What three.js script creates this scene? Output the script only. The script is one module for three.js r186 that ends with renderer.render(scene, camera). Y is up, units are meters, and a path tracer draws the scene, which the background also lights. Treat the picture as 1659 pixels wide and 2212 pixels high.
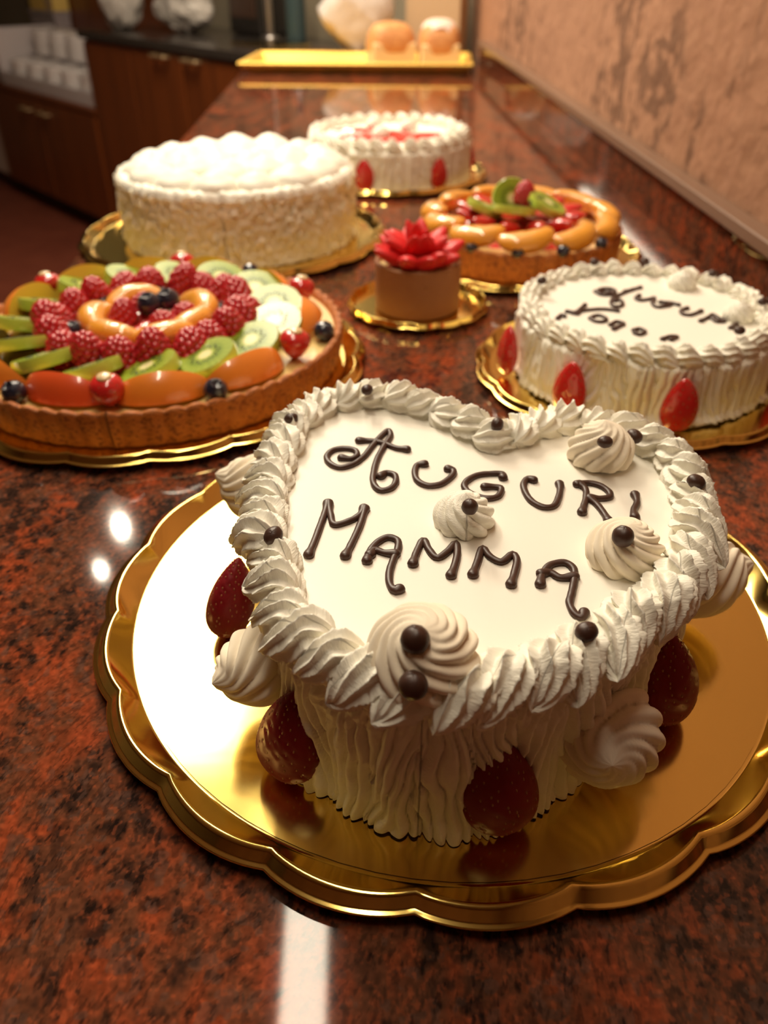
import * as THREE from 'three';
import { mergeGeometries, mergeVertices } from 'three/addons/utils/BufferGeometryUtils.js';
import { RoundedBoxGeometry } from 'three/addons/geometries/RoundedBoxGeometry.js';
import { RectAreaLightUniformsLib } from 'three/addons/lights/RectAreaLightUniformsLib.js';
import { ImprovedNoise } from 'three/addons/math/ImprovedNoise.js';

// ---------------------------------------------------------------- camera, exposure, large lights
const C = 0.92;                                   // height of the granite worktop above the floor
const scene = new THREE.Scene();
scene.background = new THREE.Color(0x000000);
const camera = new THREE.PerspectiveCamera(2 * Math.atan(1106 / 1730) * 180 / Math.PI, 1659 / 2212, 0.02, 30);
camera.position.set(0, C + 0.275, 0);
{ // pitched down 35 degrees, turned 2 degrees towards the wall
  const th = 35 * Math.PI / 180, ps = 2.02 * Math.PI / 180;
  camera.lookAt(Math.sin(ps) * Math.cos(th), C + 0.275 - Math.sin(th), -Math.cos(ps) * Math.cos(th));
}
camera.focus = 0.315;
camera.userData.fStop = 8;
scene.add(camera);
const renderer = new THREE.WebGLRenderer({ antialias: true });
renderer.toneMapping = THREE.LinearToneMapping;
renderer.toneMappingExposure = 1.13;
renderer.shadowMap.enabled = true;
RectAreaLightUniformsLib.init();

const WARM = new THREE.Color().setRGB(1.0, 0.86, 0.66);
const LAMPS = [ // name, label, centre x, height above worktop, centre z, width, length, radiance, glow colour
  ['strip_lamp', 'long narrow ceiling strip lamp hanging right above the granite worktop', -0.108, 1.10, -1.50, 0.072, 2.95, 20],
  ['ceiling_panel_lamp', 'wide glowing ceiling panel lamp beside the strip lamp', -0.535, 1.52, -2.06, 0.27, 1.14, 37],
  ['tube_lamp', 'short tube lamp hanging over the far end of the worktop', -0.245, 0.575, -3.06, 0.042, 1.12, 17],
];
function lampLight(x, y, z, w, l, power) {
  const a = new THREE.RectAreaLight(WARM, power, w, l);
  a.position.set(x, y, z); a.rotation.x = -Math.PI / 2;
  scene.add(a);
  return a;
}
for (const [n, , x, y, z, w, l, p] of LAMPS) lampLight(x, C + y - 0.004, z, w, l, p).name = n + '_glow';

// ---------------------------------------------------------------- helpers
let seed = 20240511;
const rnd = () => { seed = (seed * 1664525 + 1013904223) >>> 0; return seed / 4294967296; };
const rr = (a, b) => a + (b - a) * rnd();
const perlin = new ImprovedNoise();
const ns = (x, y, z = 0) => perlin.noise(x + 31.7, y + 17.3, z + 9.1);
const fbm = (x, y, z = 0, o = 4) => { let s = 0, a = 0.5, f = 1; for (let i = 0; i < o; i++) { s += a * ns(x * f, y * f, z * f + i * 7.7); f *= 2.03; a *= 0.5; } return s; };
const lerp = (a, b, t) => a + (b - a) * t, clamp = (x, a = 0, b = 1) => Math.min(b, Math.max(a, x));
const sstep = (a, b, x) => { const t = clamp((x - a) / (b - a)); return t * t * (3 - 2 * t); };
const V = (x, y, z) => new THREE.Vector3(x, y, z);
const D = Math.PI / 180;

const used = {};
function numbered(n) { const k = used[n] = (used[n] ?? -1) + 1; return k ? `${n}_${String(k).padStart(3, '0')}` : n; }
function shade(o) { o.traverse((c) => { if (c.isMesh) { c.castShadow = true; c.receiveShadow = true; } }); return o; }
function tag(o, label, category, group, kind) {
  if (label) o.userData.label = label;
  if (category) o.userData.category = category;
  if (group) o.userData.group = group;
  if (kind) o.userData.kind = kind;
  return o;
}
function thing(name, label, category, pos = [0, 0, 0], turn = 0, group) {
  const o = new THREE.Group(); o.name = numbered(name); o.position.set(...pos); o.rotation.y = turn;
  scene.add(o); return tag(o, label, category, group);
}
function part(name, geo, mat, parent, label) {
  const m = new THREE.Mesh(geo, mat); m.name = name; m.castShadow = m.receiveShadow = true;
  if (label) m.userData.label = label;
  parent.add(m); return m;
}
function solo(name, geo, mat, label, category, group) { const m = part(numbered(name), geo, mat, scene); return tag(m, label, category, group); }
function struct(name, geo, mat, label) { const m = part(name, geo, mat, scene); m.userData.kind = 'structure'; if (label) m.userData.label = label; return m; }
function copyOf(o, name, label, group) { const c = o.clone(); c.name = numbered(name); c.userData = { ...o.userData }; c.userData.label = label; if (group) c.userData.group = group; scene.add(c); return c; }

// grid surface; wrap joins the last column to the first
function grid(nu, nv, fn, wrap = false, flip = false, us = 1, vs = 1) {
  const cols = wrap ? nu : nu + 1, pos = [], uv = [], idx = [];
  for (let j = 0; j <= nv; j++) for (let i = 0; i < cols; i++) { const u = i / nu, v = j / nv, p = fn(u, v, i, j); pos.push(p[0], p[1], p[2]); uv.push(u * us, v * vs); }
  for (let j = 0; j < nv; j++) for (let i = 0; i < nu; i++) {
    const a = j * cols + i, b = j * cols + (i + 1) % cols, c = a + cols, d = b + cols;
    flip ? idx.push(a, c, b, b, c, d) : idx.push(a, b, c, b, d, c);
  }
  const g = new THREE.BufferGeometry();
  g.setAttribute('position', new THREE.Float32BufferAttribute(pos, 3)); g.setAttribute('uv', new THREE.Float32BufferAttribute(uv, 2));
  g.setIndex(idx); g.computeVertexNormals(); return g;
}
const box = (w, h, d, x = 0, y = 0, z = 0, r = 0) => { const g = r ? new RoundedBoxGeometry(w, h, d, 2, r) : new THREE.BoxGeometry(w, h, d); g.translate(x, y, z); return metric(g); };
// uv in metres from the dominant axis of each face
function metric(g) {
  g = g.index ? g.toNonIndexed() : g; const p = g.attributes.position, n = g.attributes.normal, uv = new Float32Array(p.count * 2);
  for (let i = 0; i < p.count; i += 3) {
    let nx = 0, ny = 0, nz = 0; for (let k = 0; k < 3; k++) { nx += n.getX(i + k); ny += n.getY(i + k); nz += n.getZ(i + k); }
    nx = Math.abs(nx); ny = Math.abs(ny); nz = Math.abs(nz);
    for (let k = 0; k < 3; k++) {
      const x = p.getX(i + k), y = p.getY(i + k), z = p.getZ(i + k), o = (i + k) * 2;
      if (ny >= nx && ny >= nz) { uv[o] = x; uv[o + 1] = z; } else if (nx >= nz) { uv[o] = z; uv[o + 1] = y; } else { uv[o] = x; uv[o + 1] = y; }
    }
  }
  g.setAttribute('uv', new THREE.BufferAttribute(uv, 2)); return g;
}
const merge = (list) => { const bare = list.map((g) => { const h = g.index ? g.toNonIndexed() : g.clone(); for (const k of Object.keys(h.attributes)) if (!['position', 'normal', 'uv'].includes(k)) h.deleteAttribute(k); return h; }); return mergeGeometries(bare); };
function lathe(pts, n = 48) { return new THREE.LatheGeometry(pts.map(([x, y]) => new THREE.Vector2(Math.max(x, 1e-5), y)), n); }

// ---------------------------------------------------------------- textures (matter only: colour grain, fine relief)
function hash(x, y, s) { let h = (x * 374761393 + y * 668265263 + s * 974711) | 0; h = Math.imul(h ^ (h >>> 13), 1274126177); return ((h ^ (h >>> 16)) >>> 0) / 4294967296; }
function tn(x, y, px, py, s) { // value noise that repeats after px, py cells
  const xi = Math.floor(x), yi = Math.floor(y), fx = x - xi, fy = y - yi, u = fx * fx * (3 - 2 * fx), v = fy * fy * (3 - 2 * fy);
  const x0 = ((xi % px) + px) % px, x1 = (x0 + 1) % px, y0 = ((yi % py) + py) % py, y1 = (y0 + 1) % py;
  return lerp(lerp(hash(x0, y0, s), hash(x1, y0, s), u), lerp(hash(x0, y1, s), hash(x1, y1, s), u), v);
}
function tfbm(u, v, fx, fy, o, s) { let t = 0, a = 0.5, n = 0; for (let i = 0; i < o; i++) { t += a * tn(u * fx, v * fy, fx, fy, s + i); n += a; a *= 0.5; fx *= 2; fy *= 2; } return t / n; }
function dtex(size, fn, srgb, repeat = 1) {
  const d = new Uint8Array(size * size * 4);
  for (let j = 0; j < size; j++) for (let i = 0; i < size; i++) { const c = fn(i / size, j / size), o = (j * size + i) * 4; d[o] = clamp(c[0]) * 255; d[o + 1] = clamp(c[1]) * 255; d[o + 2] = clamp(c[2]) * 255; d[o + 3] = 255; }
  const t = new THREE.DataTexture(d, size, size, THREE.RGBAFormat); t.magFilter = THREE.LinearFilter; t.minFilter = THREE.LinearMipmapLinearFilter; t.generateMipmaps = true;
  t.wrapS = t.wrapT = THREE.RepeatWrapping; t.repeat.set(repeat, repeat); if (srgb) t.colorSpace = THREE.SRGBColorSpace; t.needsUpdate = true; return t;
}
const mix3 = (a, b, t) => [lerp(a[0], b[0], t), lerp(a[1], b[1], t), lerp(a[2], b[2], t)];
const graniteTex = dtex(2048, (u, v) => {
  const w = tfbm(u, v, 3, 3, 3, 91) - 0.5, uu = u + w * 0.16, vv = v + w * 0.2 + u * 1.0;
  const red = sstep(0.36, 0.68, 0.55 * tfbm(uu, vv, 26, 9, 4, 3) + 0.45 * tfbm(u, v, 90, 70, 3, 7));
  const dark = sstep(0.46, 0.70, 0.5 * tfbm(uu, vv, 34, 14, 3, 17) + 0.5 * tfbm(u, v, 150, 120, 3, 29));
  const grain = tfbm(u, v, 300, 300, 2, 51);
  const grey = sstep(0.60, 0.68, tfbm(u, v, 130, 130, 2, 71)), speck = sstep(0.54, 0.70, tfbm(uu, vv, 330, 260, 3, 101)) * (0.35 + 0.65 * dark), fleck = sstep(0.58, 0.72, tfbm(u, v, 340, 300, 2, 121));
  let c = mix3([0.37, 0.22, 0.15], [0.54, 0.245, 0.14], red);
  c = mix3(c, [0.15, 0.105, 0.09], dark * 0.85);
  c = mix3(c, [0.33, 0.26, 0.235], grey * 0.4); c = mix3(c, [0.60, 0.29, 0.17], fleck * 0.4); c = mix3(c, [0.085, 0.06, 0.055], speck * 0.8);
  const k = 0.78 + 0.44 * grain; return [c[0] * k, c[1] * k, c[2] * k];
}, true, 1 / 0.62);
const woodTex = dtex(512, (u, v) => { const g = tfbm(u, v, 40, 2, 4, 5), b = tfbm(u, v, 8, 1, 3, 9); const c = mix3([0.36, 0.17, 0.06], [0.52, 0.26, 0.09], g * 0.6 + b * 0.5); return c; }, true, 1 / 0.5);
const plasterTex = dtex(1024, (u, v) => {
  const a = tfbm(u, v, 5, 5, 5, 41), b = sstep(0.50, 0.66, tfbm(u + 0.1 * a, v, 44, 40, 4, 47)) * sstep(0.42, 0.58, tfbm(u, v, 4, 4, 3, 49));
  const c = mix3([0.60, 0.43, 0.32], [0.68, 0.50, 0.38], a); return mix3(c, [0.36, 0.235, 0.15], b * 0.6);
}, true, 1 / 1.0);
const plasterBump = dtex(512, (u, v) => { const a = tfbm(u, v, 20, 20, 5, 61); return [a, a, a]; }, false, 1 / 0.5);
const tileTex = dtex(512, (u, v) => { const a = tfbm(u, v, 9, 9, 5, 33); return mix3([0.42, 0.20, 0.14], [0.52, 0.27, 0.19], a); }, true, 1 / 0.8);
const fineBump = dtex(512, (u, v) => { const a = tfbm(u, v, 48, 48, 4, 81); return [a, a, a]; }, false, 1);
const crustTex = dtex(512, (u, v) => { const a = tfbm(u, v, 30, 30, 5, 12), s = sstep(0.62, 0.72, tfbm(u, v, 70, 70, 2, 15)); return mix3(mix3([0.68, 0.37, 0.14], [0.84, 0.52, 0.22], a), [0.42, 0.20, 0.07], s * 0.6); }, true, 1);
const breadTex = dtex(256, (u, v) => { const a = tfbm(u, v, 8, 8, 4, 19); return mix3([0.72, 0.45, 0.24], [0.90, 0.68, 0.44], a); }, true, 1);
const kiwiTex = dtex(512, (u, v) => { // flat slice: x, y across the disc
  const x = u * 2 - 1, y = v * 2 - 1, r = Math.hypot(x, y), a = Math.atan2(y, x);
  const ray = 0.5 + 0.5 * Math.cos(a * 26 + 2 * Math.sin(a * 5)); let c = mix3([0.54, 0.63, 0.13], [0.67, 0.74, 0.26], ray * 0.5 + 0.35 * tfbm(u, v, 16, 16, 3, 4));
  c = mix3([0.93, 0.90, 0.66], c, sstep(0.20, 0.36, r + 0.05 * ray)); c = mix3(c, [0.40, 0.52, 0.08], sstep(0.34, 0.42, r) * (1 - sstep(0.55, 0.75, r)) * 0.55); return c;
}, true, 1);
const brushTex = dtex(512, (u, v) => { const a = tfbm(u, v, 4, 220, 2, 27); return [a, a, a]; }, false, 1);

// ---------------------------------------------------------------- materials
const std = (c, rough, o = {}) => new THREE.MeshStandardMaterial({ color: Array.isArray(c) ? new THREE.Color().setRGB(...c) : c, roughness: rough, ...o });
const phys = (c, rough, o = {}) => new THREE.MeshPhysicalMaterial({ color: Array.isArray(c) ? new THREE.Color().setRGB(...c) : c, roughness: rough, ...o });
const M = {
  granite: phys(0xffffff, 0.05, { map: graniteTex, specularIntensity: 0.72 }),
  darkStone: std([0.035, 0.028, 0.024], 0.16),
  wood: std(0xffffff, 0.36, { map: woodTex }), woodDark: std([0.05, 0.022, 0.012], 0.5),
  plaster: std(0xffffff, 0.9, { map: plasterTex, bumpMap: plasterBump, bumpScale: 0.004 }),
  ledge: std([0.20, 0.115, 0.075], 0.35),
  paint: std([0.22, 0.18, 0.12], 0.9), ceiling: std([0.55, 0.49, 0.41], 0.95), floor: std(0xffffff, 0.5, { map: tileTex }),
  gold: std([0.88, 0.64, 0.18], 0.12, { metalness: 1 }),
  goldDull: std([0.84, 0.56, 0.14], 0.62, { metalness: 1 }),
  goldFlat: std([0.88, 0.64, 0.18], 0.15, { metalness: 1, bumpMap: brushTex, bumpScale: 0.00002 }),
  cream: std([0.94, 0.91, 0.79], 0.5, { bumpMap: fineBump, bumpScale: 0.0002 }),
  icing: std([0.94, 0.90, 0.80], 0.5),
  meringue: std([0.92, 0.82, 0.65], 0.8),
  chocolate: std([0.055, 0.022, 0.013], 0.42),
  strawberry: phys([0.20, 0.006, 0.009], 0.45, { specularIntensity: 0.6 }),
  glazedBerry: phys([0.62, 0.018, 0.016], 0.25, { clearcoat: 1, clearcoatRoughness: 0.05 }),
  cutBerry: phys([0.72, 0.018, 0.022], 0.45, { specularIntensity: 0.5, clearcoat: 0.12, clearcoatRoughness: 0.15 }),
  hull: phys([0.80, 0.58, 0.30], 0.4, { clearcoat: 0.8 }),
  seed: std([0.34, 0.12, 0.04], 0.4), kiwiSeed: std([0.02, 0.015, 0.01], 0.4),
  raspberry: phys([0.50, 0.010, 0.018], 0.35, { clearcoat: 0.35, clearcoatRoughness: 0.12 }),
  blueberry: phys([0.018, 0.018, 0.035], 0.28, { clearcoat: 0.8, clearcoatRoughness: 0.12 }),
  mandarin: phys([0.95, 0.40, 0.03], 0.3, { clearcoat: 1, clearcoatRoughness: 0.06, bumpMap: fineBump, bumpScale: 0.0004 }),
  peachSkin: phys([0.92, 0.27, 0.03], 0.3, { clearcoat: 1, clearcoatRoughness: 0.06 }),
  peachRed: phys([0.80, 0.10, 0.02], 0.3, { clearcoat: 1, clearcoatRoughness: 0.06 }),
  peachFlesh: phys([0.93, 0.60, 0.07], 0.3, { clearcoat: 1, clearcoatRoughness: 0.06 }),
  kiwiFace: phys(0xffffff, 0.3, { map: kiwiTex, clearcoat: 0.45, clearcoatRoughness: 0.3 }),
  kiwiEdge: phys([0.50, 0.58, 0.08], 0.3, { clearcoat: 1, clearcoatRoughness: 0.06 }),
  crust: std(0xffffff, 0.62, { map: crustTex, bumpMap: fineBump, bumpScale: 0.0008 }),
  crustDark: std([0.34, 0.135, 0.045], 0.7, { bumpMap: fineBump, bumpScale: 0.0008 }),
  custard: phys([0.86, 0.64, 0.24], 0.3, { clearcoat: 1, clearcoatRoughness: 0.08 }),
  jelly: phys([0.75, 0.035, 0.025], 0.2, { clearcoat: 1, clearcoatRoughness: 0.05 }),
  flake: std([0.96, 0.92, 0.76], 0.6), sponge: std([0.96, 0.90, 0.68], 0.75, { bumpMap: fineBump, bumpScale: 0.0015 }),
  paperCase: std([0.74, 0.54, 0.28], 0.7), bread: std(0xffffff, 0.6, { map: breadTex }), sugar: std([0.84, 0.66, 0.56], 0.5),
  whitePaper: std([0.60, 0.55, 0.50], 0.75), card: std([0.46, 0.32, 0.19], 0.8),
  plastic: std([0.62, 0.56, 0.56], 0.35), bagPlastic: phys([0.44, 0.40, 0.36], 0.35), steel: std([0.62, 0.58, 0.55], 0.3, { metalness: 1 }),
  brass: std([0.85, 0.66, 0.38], 0.5, { metalness: 1 }), black: std([0.015, 0.012, 0.01], 0.4), teal: std([0.03, 0.05, 0.055], 0.3), yellowCard: std([0.80, 0.55, 0.14], 0.6),
  fitting: std([0.5, 0.48, 0.45], 0.5), glow: std([0.8, 0.7, 0.55], 0.5, { emissive: WARM, emissiveIntensity: 6 }),
  porcelain: std([0.78, 0.72, 0.70], 0.3), greyBox: std([0.36, 0.30, 0.30], 0.5), palePanel: std([0.55, 0.42, 0.36], 0.6),
};
const HEART_TEXT = {"a":[[[-0.0587,-0.047],[-0.0541,-0.0461],[-0.0513,-0.0491],[-0.0522,-0.0537],[-0.0569,-0.0557],[-0.0626,-0.0544],[-0.0657,-0.0487],[-0.0642,-0.0424],[-0.0596,-0.0384],[-0.0541,-0.0403],[-0.049,-0.0463],[-0.0436,-0.058],[-0.0385,-0.0684],[-0.0354,-0.0727],[-0.0344,-0.0683],[-0.0379,-0.0578],[-0.0416,-0.046],[-0.0437,-0.0339],[-0.044,-0.024],[-0.041,-0.0183],[-0.0366,-0.0197],[-0.0339,-0.0253],[-0.0343,-0.0311],[-0.0379,-0.0329],[-0.0407,-0.03]],[[-0.0502,-0.063],[-0.0435,-0.0624],[-0.0378,-0.0597],[-0.0323,-0.0552],[-0.0272,-0.0537]]],"u":[[[-0.0197,-0.04],[-0.023,-0.0392],[-0.0247,-0.0333],[-0.0239,-0.0257],[-0.0198,-0.0215],[-0.0144,-0.0221],[-0.0095,-0.0269],[-0.0071,-0.031],[-0.007,-0.034],[-0.0091,-0.0353]]],"g":[[[0.0153,-0.027],[0.0153,-0.0299],[0.0105,-0.0305],[0.004,-0.0294],[-0.001,-0.0255],[-0.0032,-0.0215],[-0.0025,-0.0167],[0.0009,-0.0127],[0.0058,-0.0102],[0.0103,-0.0115],[0.0129,-0.0169],[0.0127,-0.0185],[0.0088,-0.0195],[0.0058,-0.0196]]],"u2":[[[0.0288,-0.0244],[0.0263,-0.0253],[0.0237,-0.0213],[0.0235,-0.0126],[0.0254,-0.0064],[0.0293,-0.0026],[0.0333,-0.0032],[0.0374,-0.0106],[0.0397,-0.0184],[0.0399,-0.0208]]],"r":[[[0.0489,-0.0205],[0.0506,-0.0164],[0.0495,-0.0102],[0.0472,-0.0042],[0.0448,0.0017]],[[0.0479,-0.0202],[0.0535,-0.0211],[0.0582,-0.0185],[0.0607,-0.0129],[0.0598,-0.0095],[0.0556,-0.0084],[0.0509,-0.0089]],[[0.0508,-0.0086],[0.0527,-0.004],[0.054,0.0027],[0.0545,0.0085]]],"i":[[[0.0715,-0.0109],[0.0706,-0.0048],[0.0675,0.001],[0.0665,0.006]]],"m":[[[-0.0712,0.0272],[-0.0693,0.0189],[-0.0673,0.0082],[-0.0655,-0.0017],[-0.0644,-0.0091]],[[-0.064,-0.0091],[-0.0629,-0.0002],[-0.0612,0.007],[-0.0558,0.0051],[-0.0504,0.0003],[-0.0487,-0.0048]],[[-0.0482,-0.0043],[-0.0501,0.006],[-0.0534,0.0182],[-0.0566,0.0284]]],"a2":[[[-0.048,0.0318],[-0.0468,0.0262],[-0.0434,0.0198],[-0.0389,0.0167],[-0.0354,0.0188],[-0.0353,0.024],[-0.0376,0.0315],[-0.0395,0.04],[-0.0394,0.047],[-0.0377,0.0502],[-0.036,0.0494]],[[-0.0468,0.0281],[-0.0448,0.025],[-0.0409,0.027],[-0.0366,0.0278]]],"m2":[[[-0.03,0.0343],[-0.028,0.0268],[-0.0246,0.0192],[-0.0228,0.0258],[-0.0201,0.0309],[-0.0158,0.0273],[-0.0117,0.0216],[-0.0119,0.0287],[-0.0141,0.0373],[-0.0158,0.042]]],"m3":[[[-0.0073,0.0418],[-0.0043,0.0335],[-0.0012,0.0254],[0.0011,0.0312],[0.0049,0.0344],[0.0103,0.0296],[0.0113,0.0328],[0.0086,0.0424],[0.0065,0.0481]]],"a3":[[[0.0176,0.0485],[0.0195,0.0428],[0.0241,0.0369],[0.0301,0.0359],[0.0324,0.0396],[0.0314,0.0455],[0.0282,0.0545],[0.0263,0.0599],[0.0271,0.0658],[0.0288,0.0674],[0.0305,0.0649]],[[0.0192,0.0422],[0.0228,0.0417],[0.0259,0.0448],[0.0317,0.0444]]]};
const NONNA_TEXT = {"na":[[[-0.0178,-0.0376],[-0.0213,-0.0408],[-0.0264,-0.0379],[-0.0267,-0.041],[-0.021,-0.0461],[-0.0138,-0.0446],[-0.0131,-0.039],[-0.0194,-0.0315],[-0.0266,-0.0327],[-0.0287,-0.0395]],[[-0.0051,-0.0387],[0.0021,-0.0431],[0.01,-0.0475]],[[-0.0179,-0.0255],[-0.0077,-0.0351],[0.0021,-0.0428]],[[-0.0179,-0.0255],[-0.0227,-0.0154],[-0.023,-0.0068],[-0.0178,-0.0066],[-0.0139,-0.0151],[-0.0149,-0.0209],[-0.0188,-0.0181]]],"nu":[[[0.0035,-0.0292],[-0.0009,-0.0234],[0.0004,-0.0189],[0.0071,-0.0202],[0.0133,-0.0229]]],"ng":[[[0.0123,-0.02],[0.0086,-0.0114],[0.0095,-0.0042],[0.0171,-0.0054],[0.0226,-0.0094],[0.0184,-0.0125]],[[0.0157,-0.014],[0.0236,-0.0123],[0.0278,-0.0078]]],"nu2":[[[0.0321,-0.0006],[0.0261,0.0034],[0.0248,0.0115],[0.0294,0.0131],[0.0358,0.0092],[0.0408,0.0053]]],"nr":[[[0.0331,0.0251],[0.0419,0.0175],[0.0467,0.0129],[0.0489,0.0204],[0.0509,0.0258],[0.0444,0.0268],[0.0439,0.0203]]],"ni":[[[0.0567,0.0324],[0.0501,0.0391]]],"nn":[[[-0.0713,0.0162],[-0.0669,0.0097],[-0.0655,0.0124]],[[-0.0614,0.003],[-0.0556,0.0046],[-0.05,-0.0021],[-0.0444,-0.0104]],[[-0.058,0.0059],[-0.0549,0.0082],[-0.0511,0.0029],[-0.0422,-0.0002],[-0.0317,-0.0009],[-0.0225,0.003]]],"no":[[[-0.047,0.017],[-0.044,0.0132],[-0.0395,0.0114],[-0.036,0.0153],[-0.0359,0.0206],[-0.0403,0.0241],[-0.045,0.0229],[-0.047,0.017]]],"nn2":[[[-0.0355,0.0305],[-0.0294,0.0242],[-0.0251,0.0283],[-0.0312,0.0344],[-0.0351,0.0381]]],"nn3":[[[-0.0214,0.0411],[-0.0167,0.0382],[-0.014,0.0438],[-0.0199,0.049],[-0.0219,0.046]]],"nx":[[[-0.0057,0.0574],[0.001,0.0529],[0.006,0.0538],[0.0001,0.0583]]]};
// ---------------------------------------------------------------- the room
const QA = Math.atan2(-0.771, 0.637), P0 = [-0.334, -3.039];           // frame of the slanting back wall: local x along it, local z into the room
function slant(o) { o.position.x = P0[0]; o.position.z = P0[1]; o.rotation.y = QA; return o; }
struct('floor', box(4.2, 0.06, 9.2, -1.3, -0.03, -2.7), M.floor);
struct('ceiling', box(4.2, 0.08, 9.2, -1.3, 2.79, -2.7), M.ceiling);
struct('wall_right', box(0.1, 2.75, 4.9, 0.437, 1.375, -0.75), M.plaster, 'rough beige plaster wall with brown scuffs above the worktop');
struct('wall_left', box(0.1, 2.75, 8.3, -2.95, 1.375, -2.45), M.paint);
struct('wall_front', box(3.4, 2.75, 0.1, -1.22, 1.375, 1.75), M.plaster);
slant(struct('wall_back', box(5.55, 2.75, 0.1, -2.02, 1.375, -0.568), M.paint));

{ // granite worktop along the wall
  const t = thing('granite_counter', 'brown and red speckled granite worktop with low upstand along plaster wall', 'counter');
  const s = new THREE.Shape([[-0.305, 0.6], [0.37, 0.6], [0.37, -2.657], [-0.103, -3.23], [-0.334, -3.039], [-0.305, -3.004]].map(([x, z]) => new THREE.Vector2(x, -z)));
  const g = new THREE.ExtrudeGeometry(s, { depth: 0.03 - 0.004, bevelEnabled: true, bevelSize: 0.002, bevelThickness: 0.002, bevelSegments: 2 });
  g.rotateX(-Math.PI / 2); g.translate(0, C - 0.028, 0);
  part('worktop', metric(g), M.granite, t);
  part('backsplash', box(0.014, 0.052, 3.25, 0.377, C + 0.026, -1.03, 0.001), M.granite, t);
  part('ledge', box(0.022, 0.013, 3.25, 0.374, C + 0.0585, -1.03, 0.002), M.ledge, t, 'dull brown ledge capping the upstand');
  part('base_cabinet', box(0.6, C - 0.03 - 0.08, 3.3, 0.04, (C - 0.03) / 2 + 0.04, -1.06), M.wood, t);
  part('plinth', box(0.54, 0.08, 3.3, 0.06, 0.04, -1.06), M.woodDark, t);
}
{ // slanting back cabinets
  const t = slant(thing('base_cabinet', 'dark wooden base cabinet with two brass handles under black stone top', 'cabinet'));
  part('body', box(1.30, C - 0.13, 0.46, -0.65, 0.10 + (C - 0.13) / 2, -0.25), M.wood, t);
  part('plinth', box(1.30, 0.10, 0.40, -0.65, 0.05, -0.29), M.woodDark, t);
  part('filler_panel', box(0.41, C - 0.14, 0.018, -1.092, 0.10 + (C - 0.14) / 2, -0.011, 0.003), M.wood, t);
  for (const [x, w, hx] of [[-0.677, 0.41, -0.603], [-0.248, 0.43, -0.372]]) {
    const d = part('door', box(w, C - 0.14, 0.018, x, 0.10 + (C - 0.14) / 2, -0.011, 0.003), M.wood, t);
    part('handle', merge([box(0.11, 0.012, 0.012, hx, C - 0.05, 0.022, 0.004), box(0.01, 0.01, 0.02, hx - 0.045, C - 0.05, 0.008), box(0.01, 0.01, 0.02, hx + 0.045, C - 0.05, 0.008)]), M.brass, d, 'brass bar handle');
  }
  const w = slant(thing('black_worktop', 'polished black stone worktop over the far wooden cabinet', 'counter'));
  part('slab', merge([box(1.32, 0.03, 0.52, -0.66, C - 0.015, -0.25, 0.003), box(0.72, 0.03, 0.2, 0.36, C - 0.015, -0.405, 0.003)]), M.darkStone, w);
  const l = slant(thing('low_cabinet', 'lower wooden cabinet with brass handles below the tub rack', 'cabinet'));
  const lh = C - 0.335;
  part('body', box(1.35, lh - 0.10, 0.46, -1.985, 0.10 + (lh - 0.10) / 2, -0.25), M.wood, l);
  part('plinth', box(1.35, 0.10, 0.40, -1.985, 0.05, -0.29), M.woodDark, l);
  part('top_board', box(1.35, 0.02, 0.50, -1.985, lh + 0.01, -0.25, 0.003), M.wood, l);
  for (const [x, hx] of [[-2.33, -2.129], [-1.66, -1.904]]) {
    const d = part('door', box(0.66, lh - 0.11, 0.018, x, 0.10 + (lh - 0.11) / 2, -0.011, 0.003), M.wood, l);
    part('handle', merge([box(0.12, 0.012, 0.012, hx, C - 0.395, 0.022, 0.004), box(0.01, 0.01, 0.02, hx - 0.05, C - 0.395, 0.008), box(0.01, 0.01, 0.02, hx + 0.05, C - 0.395, 0.008)]), M.brass, d, 'brass bar handle');
  }
  const b = slant(thing('wall_panelling', 'dark wooden panelling on the wall behind the tub rack', 'panelling'));
  part('board', box(0.68, 1.3, 0.02, -1.645, C - 0.31 + 0.65, -0.495, 0.003), M.wood, b); part('board', box(0.66, 1.3, 0.02, -2.325, C - 0.31 + 0.65, -0.495, 0.003), M.wood, b);
  const pp = slant(thing('pale_cabinet', 'pale painted cabinet beyond the end of the low wooden cabinet', 'cabinet'));
  part('body', box(0.35, C - 0.415, 0.46, -2.84, 0.1 + (C - 0.415) / 2, -0.25, 0.004), M.palePanel, pp); part('plinth', box(0.35, 0.1, 0.40, -2.84, 0.05, -0.29), M.woodDark, pp);
}

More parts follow.
